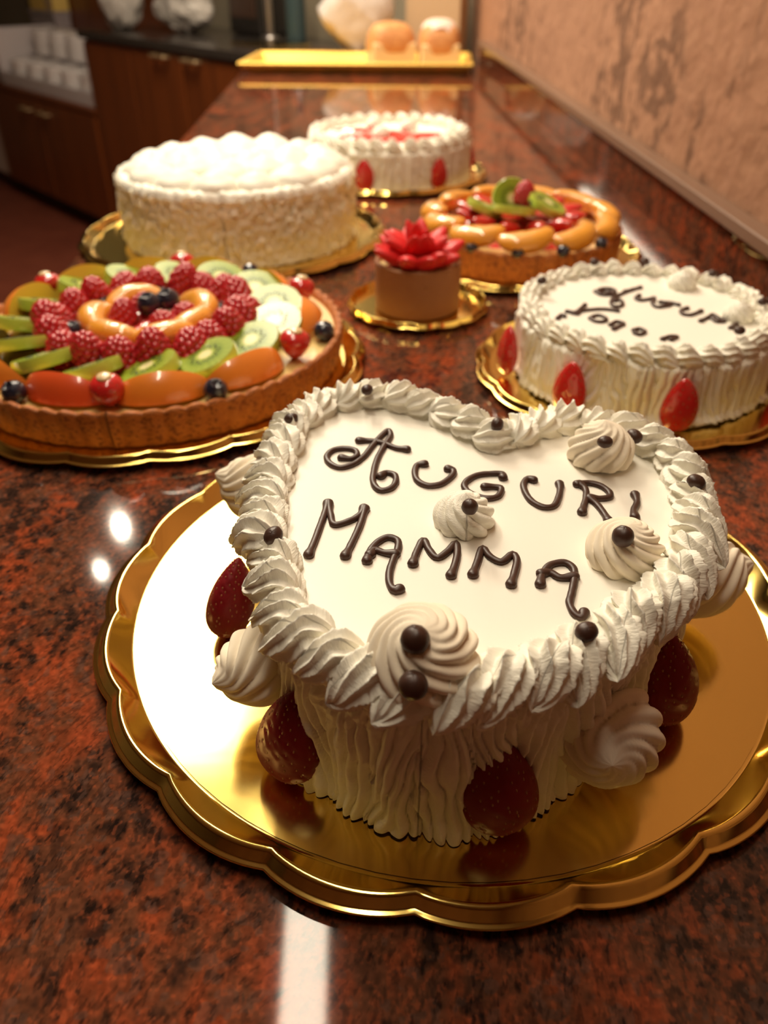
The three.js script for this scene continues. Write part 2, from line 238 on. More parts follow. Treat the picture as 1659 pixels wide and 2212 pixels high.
// ---------------------------------------------------------------- lamps
for (const [n, label, x, y, z, w, l] of LAMPS) {
  const t = thing(n, label, 'lamp', [x, C + y, z]);
  part('housing', box(w + 0.02, 0.05, l + 0.02, 0, 0.032, 0, 0.006), M.fitting, t);
  part('diffuser', box(w, 0.006, l, 0, 0.003, 0), M.glow, t);
  const up = 2.75 - C - y - 0.057;
  for (const s of [-1, 1]) part('hanger', box(0.008, up, 0.008, 0, 0.057 + up / 2, s * l * 0.4), M.steel, t);
}
[['round recessed spot lamp over the floor, closer to the cakes', -1.06, -2.57, 0.6, 8], ['round recessed spot lamp over the floor, closer to the cabinets', -1.05, -2.87, 2.5, 26]].forEach(([label, x, z, p, e]) => {
  const t = thing('spot_lamp', label, 'lamp', [x, 2.69, z]);
  part('collar', lathe([[0.036, 0.06], [0.06, 0.06], [0.064, 0.05], [0.06, 0.0], [0.05, -0.004], [0.046, 0.004], [0.04, 0.05]], 32), M.steel, t);
  part('bulb', lathe([[0, 0.0], [0.012, 0.002], [0.020, 0.008], [0.022, 0.02], [0, 0.03]], 24), std([0.8, 0.75, 0.65], 0.5, { emissive: WARM, emissiveIntensity: e }), t);
  const s = new THREE.SpotLight(WARM, p, 0, 0.7, 0.5, 2); s.position.set(x, 2.705, z); s.target.position.set(-0.25, C, -0.7); s.castShadow = true; s.shadow.radius = 0.5; scene.add(s, s.target); s.name = 'spot_glow';
});

// ---------------------------------------------------------------- gold trays
function trayGeo(R, lobes, phase = 0) {
  const k = R / 0.173, a = 0.0042 * k; // r from the outer edge, y, share of the scallop
  const pr = [[0, 0.0025, 0], [R - 0.0185 * k, 0.0025, 0], [R - 0.0175 * k, 0.0026, 0], [R - 0.0168 * k, 0.0030, 0.02], [R - 0.0135 * k, 0.0052, 0.2], [R - 0.0095 * k, 0.0082, 0.6], [R - 0.0080 * k, 0.0095, 0.85], [R - 0.0073 * k, 0.0100, 0.95], [R - 0.0066 * k, 0.0102, 1], [R - 0.0056 * k, 0.0101, 1], [R - 0.0047 * k, 0.0094, 1], [R - 0.0024 * k, 0.0064, 1], [R - 0.0018 * k, 0.0060, 1], [R - 0.0006 * k, 0.0060, 1], [R, 0.0056, 1], [R - 0.0005 * k, 0.0051, 1],
    [R - 0.003 * k, 0.0054, 1], [R - 0.008 * k, 0.0088, 0.85], [R - 0.012 * k, 0.0056, 0.2], [R - 0.0168 * k, 0.0008, 0], [R - 0.0185 * k, 0.0002, 0], [0, 0.0002, 0]];
  const n = lobes * 18;
  return grid(n, pr.length - 1, (u, v, i, j) => {
    const f = u * Math.PI * 2 + phase, c = Math.abs(Math.cos(lobes * f / 2)), s = Math.pow(c, 0.75), [r, y, w] = pr[j], q = Math.max(r - a * w * (1 - s), 1e-5);
    return [q * Math.sin(f), y + w * 0.0006 * (1 - s), q * Math.cos(f)];
  }, true, false, 1, 1);
}
const trayFloor = (R) => { const g = new THREE.CircleGeometry(R - 0.0188 * R / 0.173, 72); g.rotateX(-Math.PI / 2); g.translate(0, 0.0028, 0); return metric(g); };
function tray(name, label, x, z, R, lobes, phase) { const t = thing(name, label, 'tray', [x, C, z], 0, 'scalloped gold cake trays'); part('rim', trayGeo(R, lobes, phase), M.gold, t); part('tray_floor', trayFloor(R), M.goldFlat, t); return t; }
tray('gold_tray', 'large scalloped gold tray under the heart cake', 0.043, -0.312, 0.174, 19, 7.5 * D);
tray('gold_tray', 'scalloped gold tray under the large fruit tart', -0.162, -0.609, 0.169, 19, 2 * D);
tray('gold_tray', 'scalloped gold tray under the tall pale cream cake', -0.140, -0.962, 0.177, 20, 0);
tray('gold_tray', 'scalloped gold tray under the farthest cake with red jelly top', 0.05, -1.275, 0.150, 18, 0);
tray('gold_tray', 'tiny gold tray under the small strawberry tartlet', 0.057, -0.724, 0.0655, 16, 4 * D);
tray('gold_tray', 'scalloped gold tray under the kiwi and mandarin tart', 0.176, -0.882, 0.137, 18, 0);
tray('gold_tray', 'scalloped gold tray under the round cream cake with lettering', 0.219, -0.576, 0.127, 17, 3 * D);
const FLOOR = C + 0.0030;

// ---------------------------------------------------------------- outlines, cream walls and shells
function resample(p, n) { // closed polygon, n even steps
  const L = [0]; for (let i = 0; i < p.length; i++) { const a = p[i], b = p[(i + 1) % p.length]; L.push(L[i] + Math.hypot(b[0] - a[0], b[1] - a[1])); }
  const T = L[p.length], out = []; let k = 0;
  for (let i = 0; i < n; i++) { const s = T * i / n; while (L[k + 1] < s) k++; const t = (s - L[k]) / Math.max(1e-9, L[k + 1] - L[k]), a = p[k], b = p[(k + 1) % p.length]; out.push([lerp(a[0], b[0], t), lerp(a[1], b[1], t)]); }
  out.length_m = T; return out;
}
function normals(p, w = 3) { // outward; p runs anticlockwise in x, -z
  const n = p.length; let A = 0; for (let i = 0; i < n; i++) { const a = p[i], b = p[(i + 1) % n]; A += a[0] * b[1] - b[0] * a[1]; }
  const sg = Math.sign(A);
  return p.map((_, i) => { const a = p[(i - w + n) % n], b = p[(i + w) % n], dx = b[0] - a[0], dz = b[1] - a[1], l = Math.hypot(dx, dz) || 1; return [sg * dz / l, -sg * dx / l]; });
}
function inset(p, d) {
  const nn = normals(p, 2), q = p.map((a, i) => [a[0] - nn[i][0] * d, a[1] - nn[i][1] * d]);
  return q.filter((a) => { let m = 9; for (const b of p) m = Math.min(m, (a[0] - b[0]) ** 2 + (a[1] - b[1]) ** 2); return Math.sqrt(m) > d * 0.93; });
}
const ring = (r, n = 240) => Array.from({ length: n }, (_, i) => [r * Math.sin(i / n * 2 * Math.PI), r * Math.cos(i / n * 2 * Math.PI)]);
function creamWall(poly, H, o) { // combed cream side
  const n = o.n, p = resample(poly, n), nn = normals(p, o.smooth ?? 3), T = p.length_m, rows = o.rows, cw = T / Math.round(T / (o.band ?? 0.019));
  return grid(n, rows, (u, v, i) => {
    const s = u * T, y = v * H, [a, b] = p[i % n], [nx, nz] = nn[i % n];
    const cx = a * 60, cz = b * 60;
    const rough = sstep(o.comb, o.comb + 0.25, v + 0.18 * ns(cx * 1.2, cz * 1.2, 3));
    const sw = s + 0.004 * ns(cx * 1.1, cz * 1.1, y * 45), cell = Math.floor(sw / cw), cf = sw / cw - cell, h1 = hash(cell, 3, o.n), h2 = hash(cell, 8, o.n), h3 = hash(cell, 13, o.n);
    const ph = (sw + (h1 - 0.5) * 0.5 * y) / (o.pitch * (0.85 + 0.4 * h2)) + h3 * 3 + 0.35 * ns(cx * 3, cz * 3, y * 90);
    const fl = Math.pow(Math.abs(Math.sin(Math.PI * ph)), 0.5) + 0.10 * ns(cx * 7, cz * 7, y * 300);
    let d = (1 - rough) * o.amp * (fl - 0.6) * (0.75 + 0.25 * sstep(0, 0.07, v)) + rough * o.amp * 1.25 * (fbm(cx * 3.4, cz * 3.4, y * 190, 3) + 0.35 * (fl - 0.5));
    d += o.lump * ns(cx * 0.7, cz * 0.7, y * 30 + 5) + (1 - rough) * o.lump * (0.9 * (h2 - 0.5) + 0.7 * (4 * cf * (1 - cf) - 0.6));
    d += o.flare * (1 - sstep(0, 0.16, v));
    d -= o.top * sstep(0.9, 1, v);
    const yy = y + (v < 0.12 ? (0.12 - v) / 0.12 * o.jag * Math.max(0, 0.25 * (1 - fl) + 0.9 * h1 + 0.4 * ns(cx * 2.2, cz * 2.2, 11)) : 0);
    return [a + nx * d, yy, b + nz * d];
  }, true, true, T * 20, H * 20);
}
function capGeo(poly, y, wob = 0.0002) { // smooth icing top
  const sh = new THREE.Shape(poly.map(([x, z]) => new THREE.Vector2(x, -z))); const g = new THREE.ExtrudeGeometry(sh, { depth: 0.004, bevelEnabled: true, bevelSize: 0.001, bevelThickness: 0.001, bevelSegments: 2, steps: 1 });
  g.rotateX(-Math.PI / 2); g.translate(0, y - 0.005, 0); return metric(g);
}
function shellGeo(sd, L, R, rid) { // piped shell: head at the origin, tail along +x
  return grid(rid * 12, 34, (u, v) => {
    const a = u * 2 * Math.PI, t = v;
    const r = R * Math.pow(Math.max(0, Math.sin(Math.PI * Math.pow(t, 0.78))), 0.52) * (1 - 0.22 * t);
    const w = 1 - Math.pow(Math.abs(Math.sin(rid * (a + 1.3 * t + 0.25 * ns(t * 3, sd * 4) + 0.12 * sd) / 2)), 0.85), rg = 0.70 + 0.36 * w;
    const rough = 1 + 0.12 * ns(Math.cos(a) * 2.5 + sd * 5, Math.sin(a) * 2.5, t * 6) + 0.10 * w * ns(Math.cos(a) * 9 + sd * 5, Math.sin(a) * 9, t * 22);
    const x = L * (t - 0.36) + 0.0012 * Math.sin(a * 2 + sd), y = 0.62 * R + 0.15 * R * Math.sin(Math.PI * t) - 0.35 * R * t * t;
    return [x, y + r * rg * rough * Math.cos(a) * 0.95, r * rg * rough * Math.sin(a) * 1.02 + 0.0022 * Math.sin(t * 2.6)];
  }, true, true, 1.2, 1.2);
}
const shells = [0, 1, 2, 3, 4].map((s) => shellGeo(s, 0.0265, 0.0114, 10));
const smallShells = [0, 1, 2].map((s) => shellGeo(s + 7, 0.020, 0.0088, 8));
function border(parent, poly, y, step, geos, lean, sc = 1) {
  const T = resample(poly, 10).length_m, n = Math.round(T / step), p = resample(poly, n * 4), nn = normals(p, 3);
  for (let i = 0; i < n; i++) {
    const [x, z] = p[i * 4], [nx, nz] = nn[i * 4], [ax, az] = p[(i * 4 + 1) % p.length], tx = ax - x, tz = az - z, l = Math.hypot(tx, tz) || 1;
    const c = Math.cos(lean), s = Math.sin(lean), dx = tx / l * c + nx * s, dz = tz / l * c + nz * s;
    const m = part('cream_shell', geos[i % geos.length], M.cream, parent); m.position.set(x, y, z);
    m.rotation.set(rr(-0.25, 0.25), Math.atan2(-dz, dx) + rr(-0.18, 0.18), -0.16 + rr(-0.14, 0.14), 'YXZ'); m.scale.set(sc * rr(0.93, 1.08), sc * rr(0.9, 1.08), sc * rr(0.93, 1.08));
  }
}

// piped chocolate lettering: strokes lying on the icing
function strokes(list, y, r, blob = 1.45) {
  return merge(list.map((pts) => {
    const cv = new THREE.CatmullRomCurve3(pts.map(([x, z]) => V(x, 0, z)), false, 'centripetal'), n = Math.max(16, pts.length * 6), P = cv.getSpacedPoints(n), L = cv.getLength();
    return grid(12, n + 8, (u, v, i, j) => {
      const k = clamp(j - 4, 0, n), p = P[k], q = P[Math.min(n, k + 1)], o = P[Math.max(0, k - 1)], t = q.clone().sub(o).normalize();
      const e = j < 4 ? (4 - j) / 4 : j > n + 4 ? (j - n - 4) / 4 : 0, s = k / n * L, near = Math.min(s, L - s);
      let rad = r * (1 + (blob - 1) * Math.exp(-Math.pow(near / (r * 1.6), 2)) + 0.10 * ns(p.x * 300, p.z * 300, 2));
      const cap = Math.sqrt(Math.max(0, 1 - e * e)), dir = j < 4 ? -1 : 1, a = u * 2 * Math.PI;
      const cx = p.x + t.x * e * rad * dir, cz = p.z + t.z * e * rad * dir; rad *= cap;
      return [cx - t.z * rad * Math.sin(a), y + 0.55 * r + rad * 0.8 * Math.cos(a), cz + t.x * rad * Math.sin(a)];
    }, true, false);
  }));
}
// ---------------------------------------------------------------- fruit and sweet shapes
function berryGeo(L, R, sd, seeds = 90, flat = 1, dim = 0.0007, e1 = 0.66, e2 = 0.72) { // strawberry: stem end at y = 0, tip at y = L
  const S = []; for (let i = 0; i < seeds; i++) { const t = (i + 0.5) / seeds, a = i * 2.39996 + 0.5 * (hash(i, sd, 5) - 0.5); S.push([a % (2 * Math.PI), 0.06 + 0.9 * t + 0.012 * (hash(i, sd, 9) - 0.5)]); }
  const prof = (t) => R * Math.pow(Math.max(0, Math.sin(Math.PI * Math.pow(clamp(t), e1))), e2);
  const at = (a, t) => { const r = prof(t) * (1 + 0.05 * ns(Math.cos(a) * 1.3 + sd * 3, Math.sin(a) * 1.3, t * 2)); return [r * Math.sin(a), L * t, r * Math.cos(a) * flat]; };
  const pts = S.map(([a, t]) => at(a, t));
  const g = grid(48, 44, (u, v) => {
    const a = u * 2 * Math.PI, p = at(a, v); let d = 0;
    for (const q of pts) { const e = (p[0] - q[0]) ** 2 + (p[1] - q[1]) ** 2 + (p[2] - q[2]) ** 2; if (e < 9e-6) d += Math.exp(-e / 9e-7); }
    const k = dim * Math.min(1, d) / Math.max(R * 0.3, Math.hypot(p[0], p[2])); return [p[0] * (1 - k), p[1], p[2] * (1 - k)];
  }, true, true);
  const sg = new THREE.SphereGeometry(0.00055, 5, 3); const sl = pts.map((p) => { const h = sg.clone(); h.scale(0.8, 1.5, 0.8); const k = 1 - dim * 0.75 / Math.max(R * 0.3, Math.hypot(p[0], p[2])); h.translate(p[0] * k, p[1], p[2] * k); return h; });
  return [g, merge(sl)];
}
const bigBerries = [0, 1, 2].map((s) => berryGeo(0.044, 0.0145, s, 170, 0.8, 0.0006));
const midBerries = [0, 1].map((s) => berryGeo(0.036, 0.0118, s + 4, 80, 0.6, 0.0005, 0.72, 0.58));
const [capBerry, capSeeds] = berryGeo(0.024, 0.0115, 9, 50, 1, 0.0004);
function strawberry(label, group, geo, mat, pos, rx, ry, rz, sc = 1, name = 'strawberry') {
  const t = thing(name, label, 'strawberry', pos, 0, group); t.rotation.set(rx, ry, rz, 'YXZ'); t.scale.setScalar(sc);
  part('flesh', geo[0], mat, t); part('seeds', geo[1], M.seed, t).userData.kind = 'stuff'; return t;
}
function merGeo(R, H, rid, tw, tip, sd = 0, flatTop = 0.62) { // piped swirl, base at y = 0
  return grid(rid * 10, 30, (u, v) => {
    const a = u * 2 * Math.PI; let r, y;
    if (v < 0.12) { r = R * (v / 0.12) * 0.9; y = 0; } else {
      const t = (v - 0.12) / 0.88; y = H * (0.02 + 0.98 * Math.pow(Math.sin(t * Math.PI / 2), 0.95)); r = R * Math.pow(Math.max(0, Math.cos(t * Math.PI / 2)), flatTop) * (0.92 + 0.10 * Math.sin(Math.PI * Math.min(1, t * 1.8)));
      if (t > 0.9) y += tip * (t - 0.9) / 0.1;
      const g = Math.pow(Math.abs(Math.cos(rid * (a + tw * t * (1 + t)) / 2)), 0.8), dp = 0.20 * (1 - 0.5 * t); r *= 1 - dp + dp * g; y -= 0.09 * H * (1 - g) * Math.sin(Math.PI * Math.min(1, t * 1.1)); r *= 1 + 0.035 * ns(Math.cos(a) * 2 + sd, Math.sin(a) * 2, t * 3);
    }
    return [r * Math.sin(a), y, r * Math.cos(a)];
  }, true, false, 1.5, 1.5);
}
const meringueGeos = [merGeo(0.021, 0.022, 10, 1.5, 0.0015, 1), merGeo(0.0175, 0.021, 10, -1.3, 0.002, 2), merGeo(0.017, 0.026, 10, 1.2, 0.004, 3)];
const rosetteGeo = merGeo(0.0135, 0.014, 9, 1.1, 0.002, 5);
function ballGeo(r, sd) { return grid(20, 14, (u, v) => { const a = u * 2 * Math.PI, b = v * Math.PI, k = r * (1 + 0.06 * ns(Math.cos(a) * 2 + sd, Math.sin(a) * 2, b)); return [k * Math.sin(b) * Math.sin(a), -k * Math.cos(b), k * Math.sin(b) * Math.cos(a)]; }, true, false); }
const ball = ballGeo(0.0047, 1), chipG = [2, 5, 8].map((s) => { const g = ballGeo(0.0042, s); g.scale(1, 0.75, 0.85); return g; });

function drupelets(R, L, n = 62, k = 0.0031) { // raspberry: little beads on an ovoid, base at y = 0
  const s = new THREE.IcosahedronGeometry(1, 1), out = [];
  for (let i = 0; i < n; i++) { const t = (i + 0.5) / n, y = L * (0.02 + 0.96 * Math.pow(t, 0.9)), r = R * Math.sqrt(Math.max(0, 1 - Math.pow(y / L, 2.4))) * (y < 0.003 ? 0.9 : 1), a = i * 2.39996, q = k * rr(0.85, 1.12), h = s.clone(); h.scale(q, q, q); h.translate((r - q * 0.35) * Math.sin(a), y, (r - q * 0.35) * Math.cos(a)); out.push(h); }
  const core = new THREE.SphereGeometry(1, 14, 10); core.scale(R * 0.86, L * 0.55, R * 0.86); core.translate(0, L * 0.46, 0); out.push(core);
  const m = merge(out); m.deleteAttribute('normal'); m.deleteAttribute('uv'); const w = mergeVertices(m, 1e-6); w.computeVertexNormals(); return w;
}
const raspGeos = [drupelets(0.0105, 0.0205), drupelets(0.0100, 0.0225), drupelets(0.0108, 0.019)];
const blueGeo = lathe([[0, 0], [0.35, 0.02], [0.72, 0.2], [0.96, 0.55], [1.0, 0.85], [0.93, 1.2], [0.72, 1.48], [0.52, 1.60], [0.46, 1.70], [0.40, 1.70], [0.38, 1.58], [0.24, 1.50], [0, 1.48]], 28);
const crownGeo = merge([0, 1, 2, 3, 4].map((i) => { const g = new THREE.ConeGeometry(0.16, 0.26, 4); g.rotateX(0.75); g.translate(0, 1.68, 0.46); g.rotateY(i * 72 * D); return g; }));
function blueberry(label, group, pos, r, tilt = [0, 0]) { const t = thing('blueberry', label, 'blueberry', pos, 0, group); t.rotation.set(tilt[0], 0, tilt[1]); t.scale.setScalar(r); part('berry', blueGeo, M.blueberry, t); part('crown', crownGeo, M.blueberry, t); return t; }
const mandGeos = [0, 1].map((sd) => grid(20, 26, (u, v) => { // segment lying on its side, arc opening towards -z
  const a = u * 2 * Math.PI, w = (v - 0.5) * 2.7, r = 0.0095 * Math.pow(Math.max(0, Math.cos((v - 0.5) * Math.PI)), 0.5) * (1 + 0.05 * ns(v * 6, sd * 3, Math.cos(a)));
  const R = 0.0145, rx = r * Math.cos(a) * 0.9, ry = r * Math.sin(a) * 0.85; return [(R + rx) * Math.sin(w) * 1.15, 0.0082 + ry, (R + rx) * Math.cos(w) - R];
}, true, false, 2, 3));
function peachParts(Lx, R, b0, b1) { // crescent: long axis x, skin towards +z
  const f = (a, b, k = 1) => [Lx * Math.sin(a), k * R * Math.cos(a) * Math.sin(b), k * R * Math.cos(a) * Math.cos(b)];
  const skin = grid(22, 10, (u, v) => f((u - 0.5) * Math.PI, lerp(b0, b1, v)), false, false);
  const side = (b, fl) => grid(22, 4, (u, v) => f((u - 0.5) * Math.PI, b, v), false, fl);
  return [skin, merge([side(b1, true), side(b0, false)])];
}
const peachGeo = peachParts(0.031, 0.024, -0.15, 0.72);
function peach(label, group, pos, turn, roll, sc = 1, red = false) { const t = thing('peach_slice', label, 'peach slice', pos, 0, group); t.rotation.set(roll, turn, 0, 'YXZ'); t.scale.setScalar(sc); part('skin', peachGeo[0], red ? M.peachRed : M.peachSkin, t, red ? 'blushed red skin' : 'orange skin'); part('flesh', peachGeo[1], M.peachFlesh, t, 'yellow flesh'); return t; }
const kiwiR = 0.0225, kiwiT = 0.0085;
const kiwiFaceGeo = (() => { const a = new THREE.CircleGeometry(kiwiR * 0.96, 40); a.rotateX(-Math.PI / 2); a.translate(0, kiwiT, 0); const b = new THREE.CircleGeometry(kiwiR * 0.96, 40); b.rotateX(Math.PI / 2); return merge([a, b]); })();
const kiwiEdgeGeo = lathe([[kiwiR * 0.955, 0], [kiwiR * 0.99, 0.0006], [kiwiR, kiwiT * 0.5], [kiwiR * 0.99, kiwiT - 0.0006], [kiwiR * 0.955, kiwiT]], 40);
const kiwiSeedGeo = (() => { const s = new THREE.SphereGeometry(1, 6, 4), o = []; for (let i = 0; i < 26; i++) { const a = i / 26 * 2 * Math.PI, r = kiwiR * (0.38 + 0.12 * (i % 3) / 2), h = s.clone(); h.scale(0.00055, 0.0004, 0.0011); h.translate(0, kiwiT + 0.0001, r); h.rotateY(a); o.push(h); } return merge(o); })();
function kiwi(label, group, pos, turn, tilt, sc = 1, roll = 0) { const t = thing('kiwi_slice', label, 'kiwi slice', pos, 0, group); t.rotation.set(tilt, turn, roll, 'YXZ'); t.scale.setScalar(sc); part('face', kiwiFaceGeo, M.kiwiFace, t, 'pale core with ring of dark seeds'); part('rind_edge', kiwiEdgeGeo, M.kiwiEdge, t); part('seeds', kiwiSeedGeo, M.kiwiSeed, t).userData.kind = 'stuff'; return t; }
function crustGeo(R, H, wall, inner, n, amp) { // fluted case, base at y = 0
  const pr = [[0, 0, 0, 0], [R * 0.955, 0, 0.4, 0], [R * 0.968, 0.002, 1, 0], [R * 0.985, H * 0.5, 1, 0], [R - 0.0012, H - 0.003, 1, 0.6], [R - 0.0016, H - 0.0008, 0.9, 1], [R - wall * 0.4, H, 0.8, 1], [R - wall * 0.75, H - 0.0008, 0.5, 0.9], [R - wall, H - 0.004, 0.3, 0.3], [R - wall - 0.001, inner, 0, 0], [0, inner, 0, 0]];
  return grid(n * 8, pr.length - 1, (u, v, i, j) => { const a = u * 2 * Math.PI, c = Math.abs(Math.cos(n * a / 2)), [r, y, w, k] = pr[j], q = Math.max(1e-5, r - amp * w * (1 - Math.pow(c, 0.8)) + w * 0.0006 * ns(Math.sin(a) * 30, Math.cos(a) * 30, y * 300)); return [q * Math.sin(a), y - k * amp * 1.3 * (1 - c) + k * 0.0006 * ns(Math.sin(a) * 20, Math.cos(a) * 20), q * Math.cos(a)]; }, true, false, R * 40, R * 6);
}
const disc = (r, y, n = 64) => { const g = new THREE.CircleGeometry(r, n); g.rotateX(-Math.PI / 2); g.translate(0, y, 0); return metric(g); };
const ordinal = (i) => ['first', 'second', 'third', 'fourth', 'fifth', 'sixth', 'seventh', 'eighth', 'ninth', 'tenth', 'eleventh', 'twelfth', 'thirteenth', 'fourteenth', 'fifteenth', 'sixteenth', 'seventeenth', 'eighteenth', 'nineteenth', 'twentieth', 'twenty-first', 'twenty-second'][i];

// ---------------------------------------------------------------- heart cake
{
  const H0 = [0.05, -0.28];
  const pts = [[0.018, -0.1695], [0.006, -0.1725], [-0.013, -0.186], [-0.030, -0.204], [-0.043, -0.242], [-0.049, -0.273], [-0.049, -0.320], [-0.043, -0.353], [-0.028, -0.381], [0.001, -0.394], [0.031, -0.384], [0.054, -0.366], [0.069, -0.346], [0.085, -0.359], [0.109, -0.362], [0.135, -0.351], [0.151, -0.328], [0.155, -0.297], [0.147, -0.262], [0.130, -0.230], [0.109, -0.208], [0.086, -0.191], [0.063, -0.179], [0.039, -0.171]].map(([x, z]) => V(x - H0[0], 0, z - H0[1]));
  const half = (a) => new THREE.CatmullRomCurve3(a, false, 'centripetal').getSpacedPoints(150).slice(0, -1).map((p) => [p.x, p.z]);
  const outline = [...half(pts.slice(0, 13)), ...half([...pts.slice(12), pts[0]])];
  const cake = thing('heart_cake', 'heart-shaped white cream cake with chocolate lettering and meringues on gold tray', 'cake', [H0[0], FLOOR, H0[1]]);
  part('cream_side', creamWall(inset(outline, 0.0065), 0.0735, { n: 1000, rows: 64, pitch: 0.0040, comb: 0.60, amp: 0.0044, lump: 0.0042, flare: 0.001, top: 0.004, jag: 0.0012, smooth: 14 }), M.cream, cake);
  part('icing_top', capGeo(inset(outline, 0.0085), 0.074), M.icing, cake, 'smooth flat white icing');
  border(cake, inset(outline, 0.0085), 0.0700, 0.0150, shells, 42 * D);
  for (const k of Object.keys(HEART_TEXT)) part('chocolate_letter', strokes(HEART_TEXT[k], 0.074, 0.00155), M.chocolate, cake);
  const ros = part('cream_rosette', rosetteGeo, M.cream, cake); ros.position.set(0.0432 - H0[0], 0.0735, -0.273 - H0[1]);

  const mg = 'meringue swirls on the heart cake';
  const mer = (label, g, pos, rot, sc = 1) => { const m = solo('meringue', meringueGeos[g], M.meringue, label, 'meringue', mg); m.position.set(pos[0], C + pos[1], pos[2]); m.rotation.set(...rot); m.scale.setScalar(sc); return m; };
  const T = 0.0765;
  mer('large round meringue on the tip of the heart cake, topped by a chocolate ball', 0, [0.0195, T + 0.0045, -0.1885], [0.22, 0.4, 0.05], 0.92);
  mer('round meringue with chocolate ball covering the end of the top word', 0, [0.1035, T, -0.2465], [-0.05, 2.0, 0.05], 0.76);
  mer('round meringue on the far lobe of the heart cake border', 1, [0.1135, T, -0.3215], [-0.1, 0.7, 0], 0.92);
  mer('meringue pressed into the heart cake side beside the fruit tart', 2, [-0.046, 0.033, -0.364], [-0.3, 0.2, 66 * D], 1.15);
  mer('meringue pressed into the heart cake side between two strawberries on bright gold', 2, [-0.036, 0.030, -0.244], [0.2, 0.6, 75 * D], 1.05);
  mer('egg-shaped meringue leaning on the shaded face of the heart cake', 1, [0.0935, 0.0275, -0.2075], [68 * D, 0.45, 0.2], 1.28);
  mer('shaded meringue pointing away from the heart cake towards the wall', 2, [0.149, 0.029, -0.290], [0, 0, -76 * D], 1.25);

  const cg = 'chocolate drops on the heart cake';
  const drop = (label, g, x, y, z, rot = [0, 0, 0], sc = 1) => { const m = solo('chocolate_drop', g, M.chocolate, label, 'chocolate drop', cg); m.position.set(x, C + y, z); m.rotation.set(...rot); m.scale.setScalar(sc); };
  drop('shiny chocolate ball on the large front meringue', ball, 0.0160, 0.1010, -0.1795);
  drop('chocolate ball on the cream rosette beneath the top word', ball, 0.0435, 0.0935, -0.2615, [0, 0, 0], 0.72);
  drop('chocolate ball on the meringue at the end of the top word', ball, 0.0985, 0.0945, -0.2385, [0, 0, 0], 0.9);
  drop('chocolate chip stuck to the far lobe meringue', chipG[0], 0.1090, 0.0965, -0.3055, [0, 0, 0], 0.85);
  drop('chocolate ball in the cream border at the heart tip', ball, 0.0149, 0.0915, -0.1695, [0, 0.5, 0], 1);
  drop('chocolate chip in the border below the last letter of the second word', chipG[1], 0.0746, 0.0885, -0.194, [0.3, 0.4, 0]);
  drop('pointed chocolate chip in the border beside the second word', chipG[2], -0.0343, 0.0885, -0.2515, [0.3, 1, 0.2]);
  drop('chocolate chip in the border behind the far meringue', chipG[1], 0.129, 0.0885, -0.324, [0.2, 2, 0]);
  drop('chocolate chip in the border on the wall side of the heart', chipG[0], 0.144, 0.0885, -0.284, [0.1, 3, 0.3]);
  drop('chocolate chip in the border near the swirl of the first letter', chipG[2], -0.0332, 0.0885, -0.347, [0, 0.2, 0.3], 0.85);
  drop('chocolate chip at the very back of the heart border facing the tart', chipG[0], 0.0045, 0.0895, -0.375, [0, 1.2, 0], 0.85);
  drop('chocolate chip in the notch of the heart border', chipG[1], 0.0661, 0.0895, -0.336, [0.6, 1.2, 0], 0.85);

  const sg = 'large strawberries around the heart cake';
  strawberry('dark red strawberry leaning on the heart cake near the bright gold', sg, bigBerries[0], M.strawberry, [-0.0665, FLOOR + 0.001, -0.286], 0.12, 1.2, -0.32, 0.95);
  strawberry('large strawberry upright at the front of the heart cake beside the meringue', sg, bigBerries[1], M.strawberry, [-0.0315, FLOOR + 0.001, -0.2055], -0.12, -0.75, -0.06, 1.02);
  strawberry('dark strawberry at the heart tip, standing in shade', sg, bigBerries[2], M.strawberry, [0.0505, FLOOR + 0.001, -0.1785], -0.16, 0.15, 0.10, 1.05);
  strawberry('nearly black shaded strawberry on the wall side of the heart cake', sg, bigBerries[0], M.strawberry, [0.1295, FLOOR + 0.001, -0.228], -0.14, 0.75, 0.0, 1.02);
}

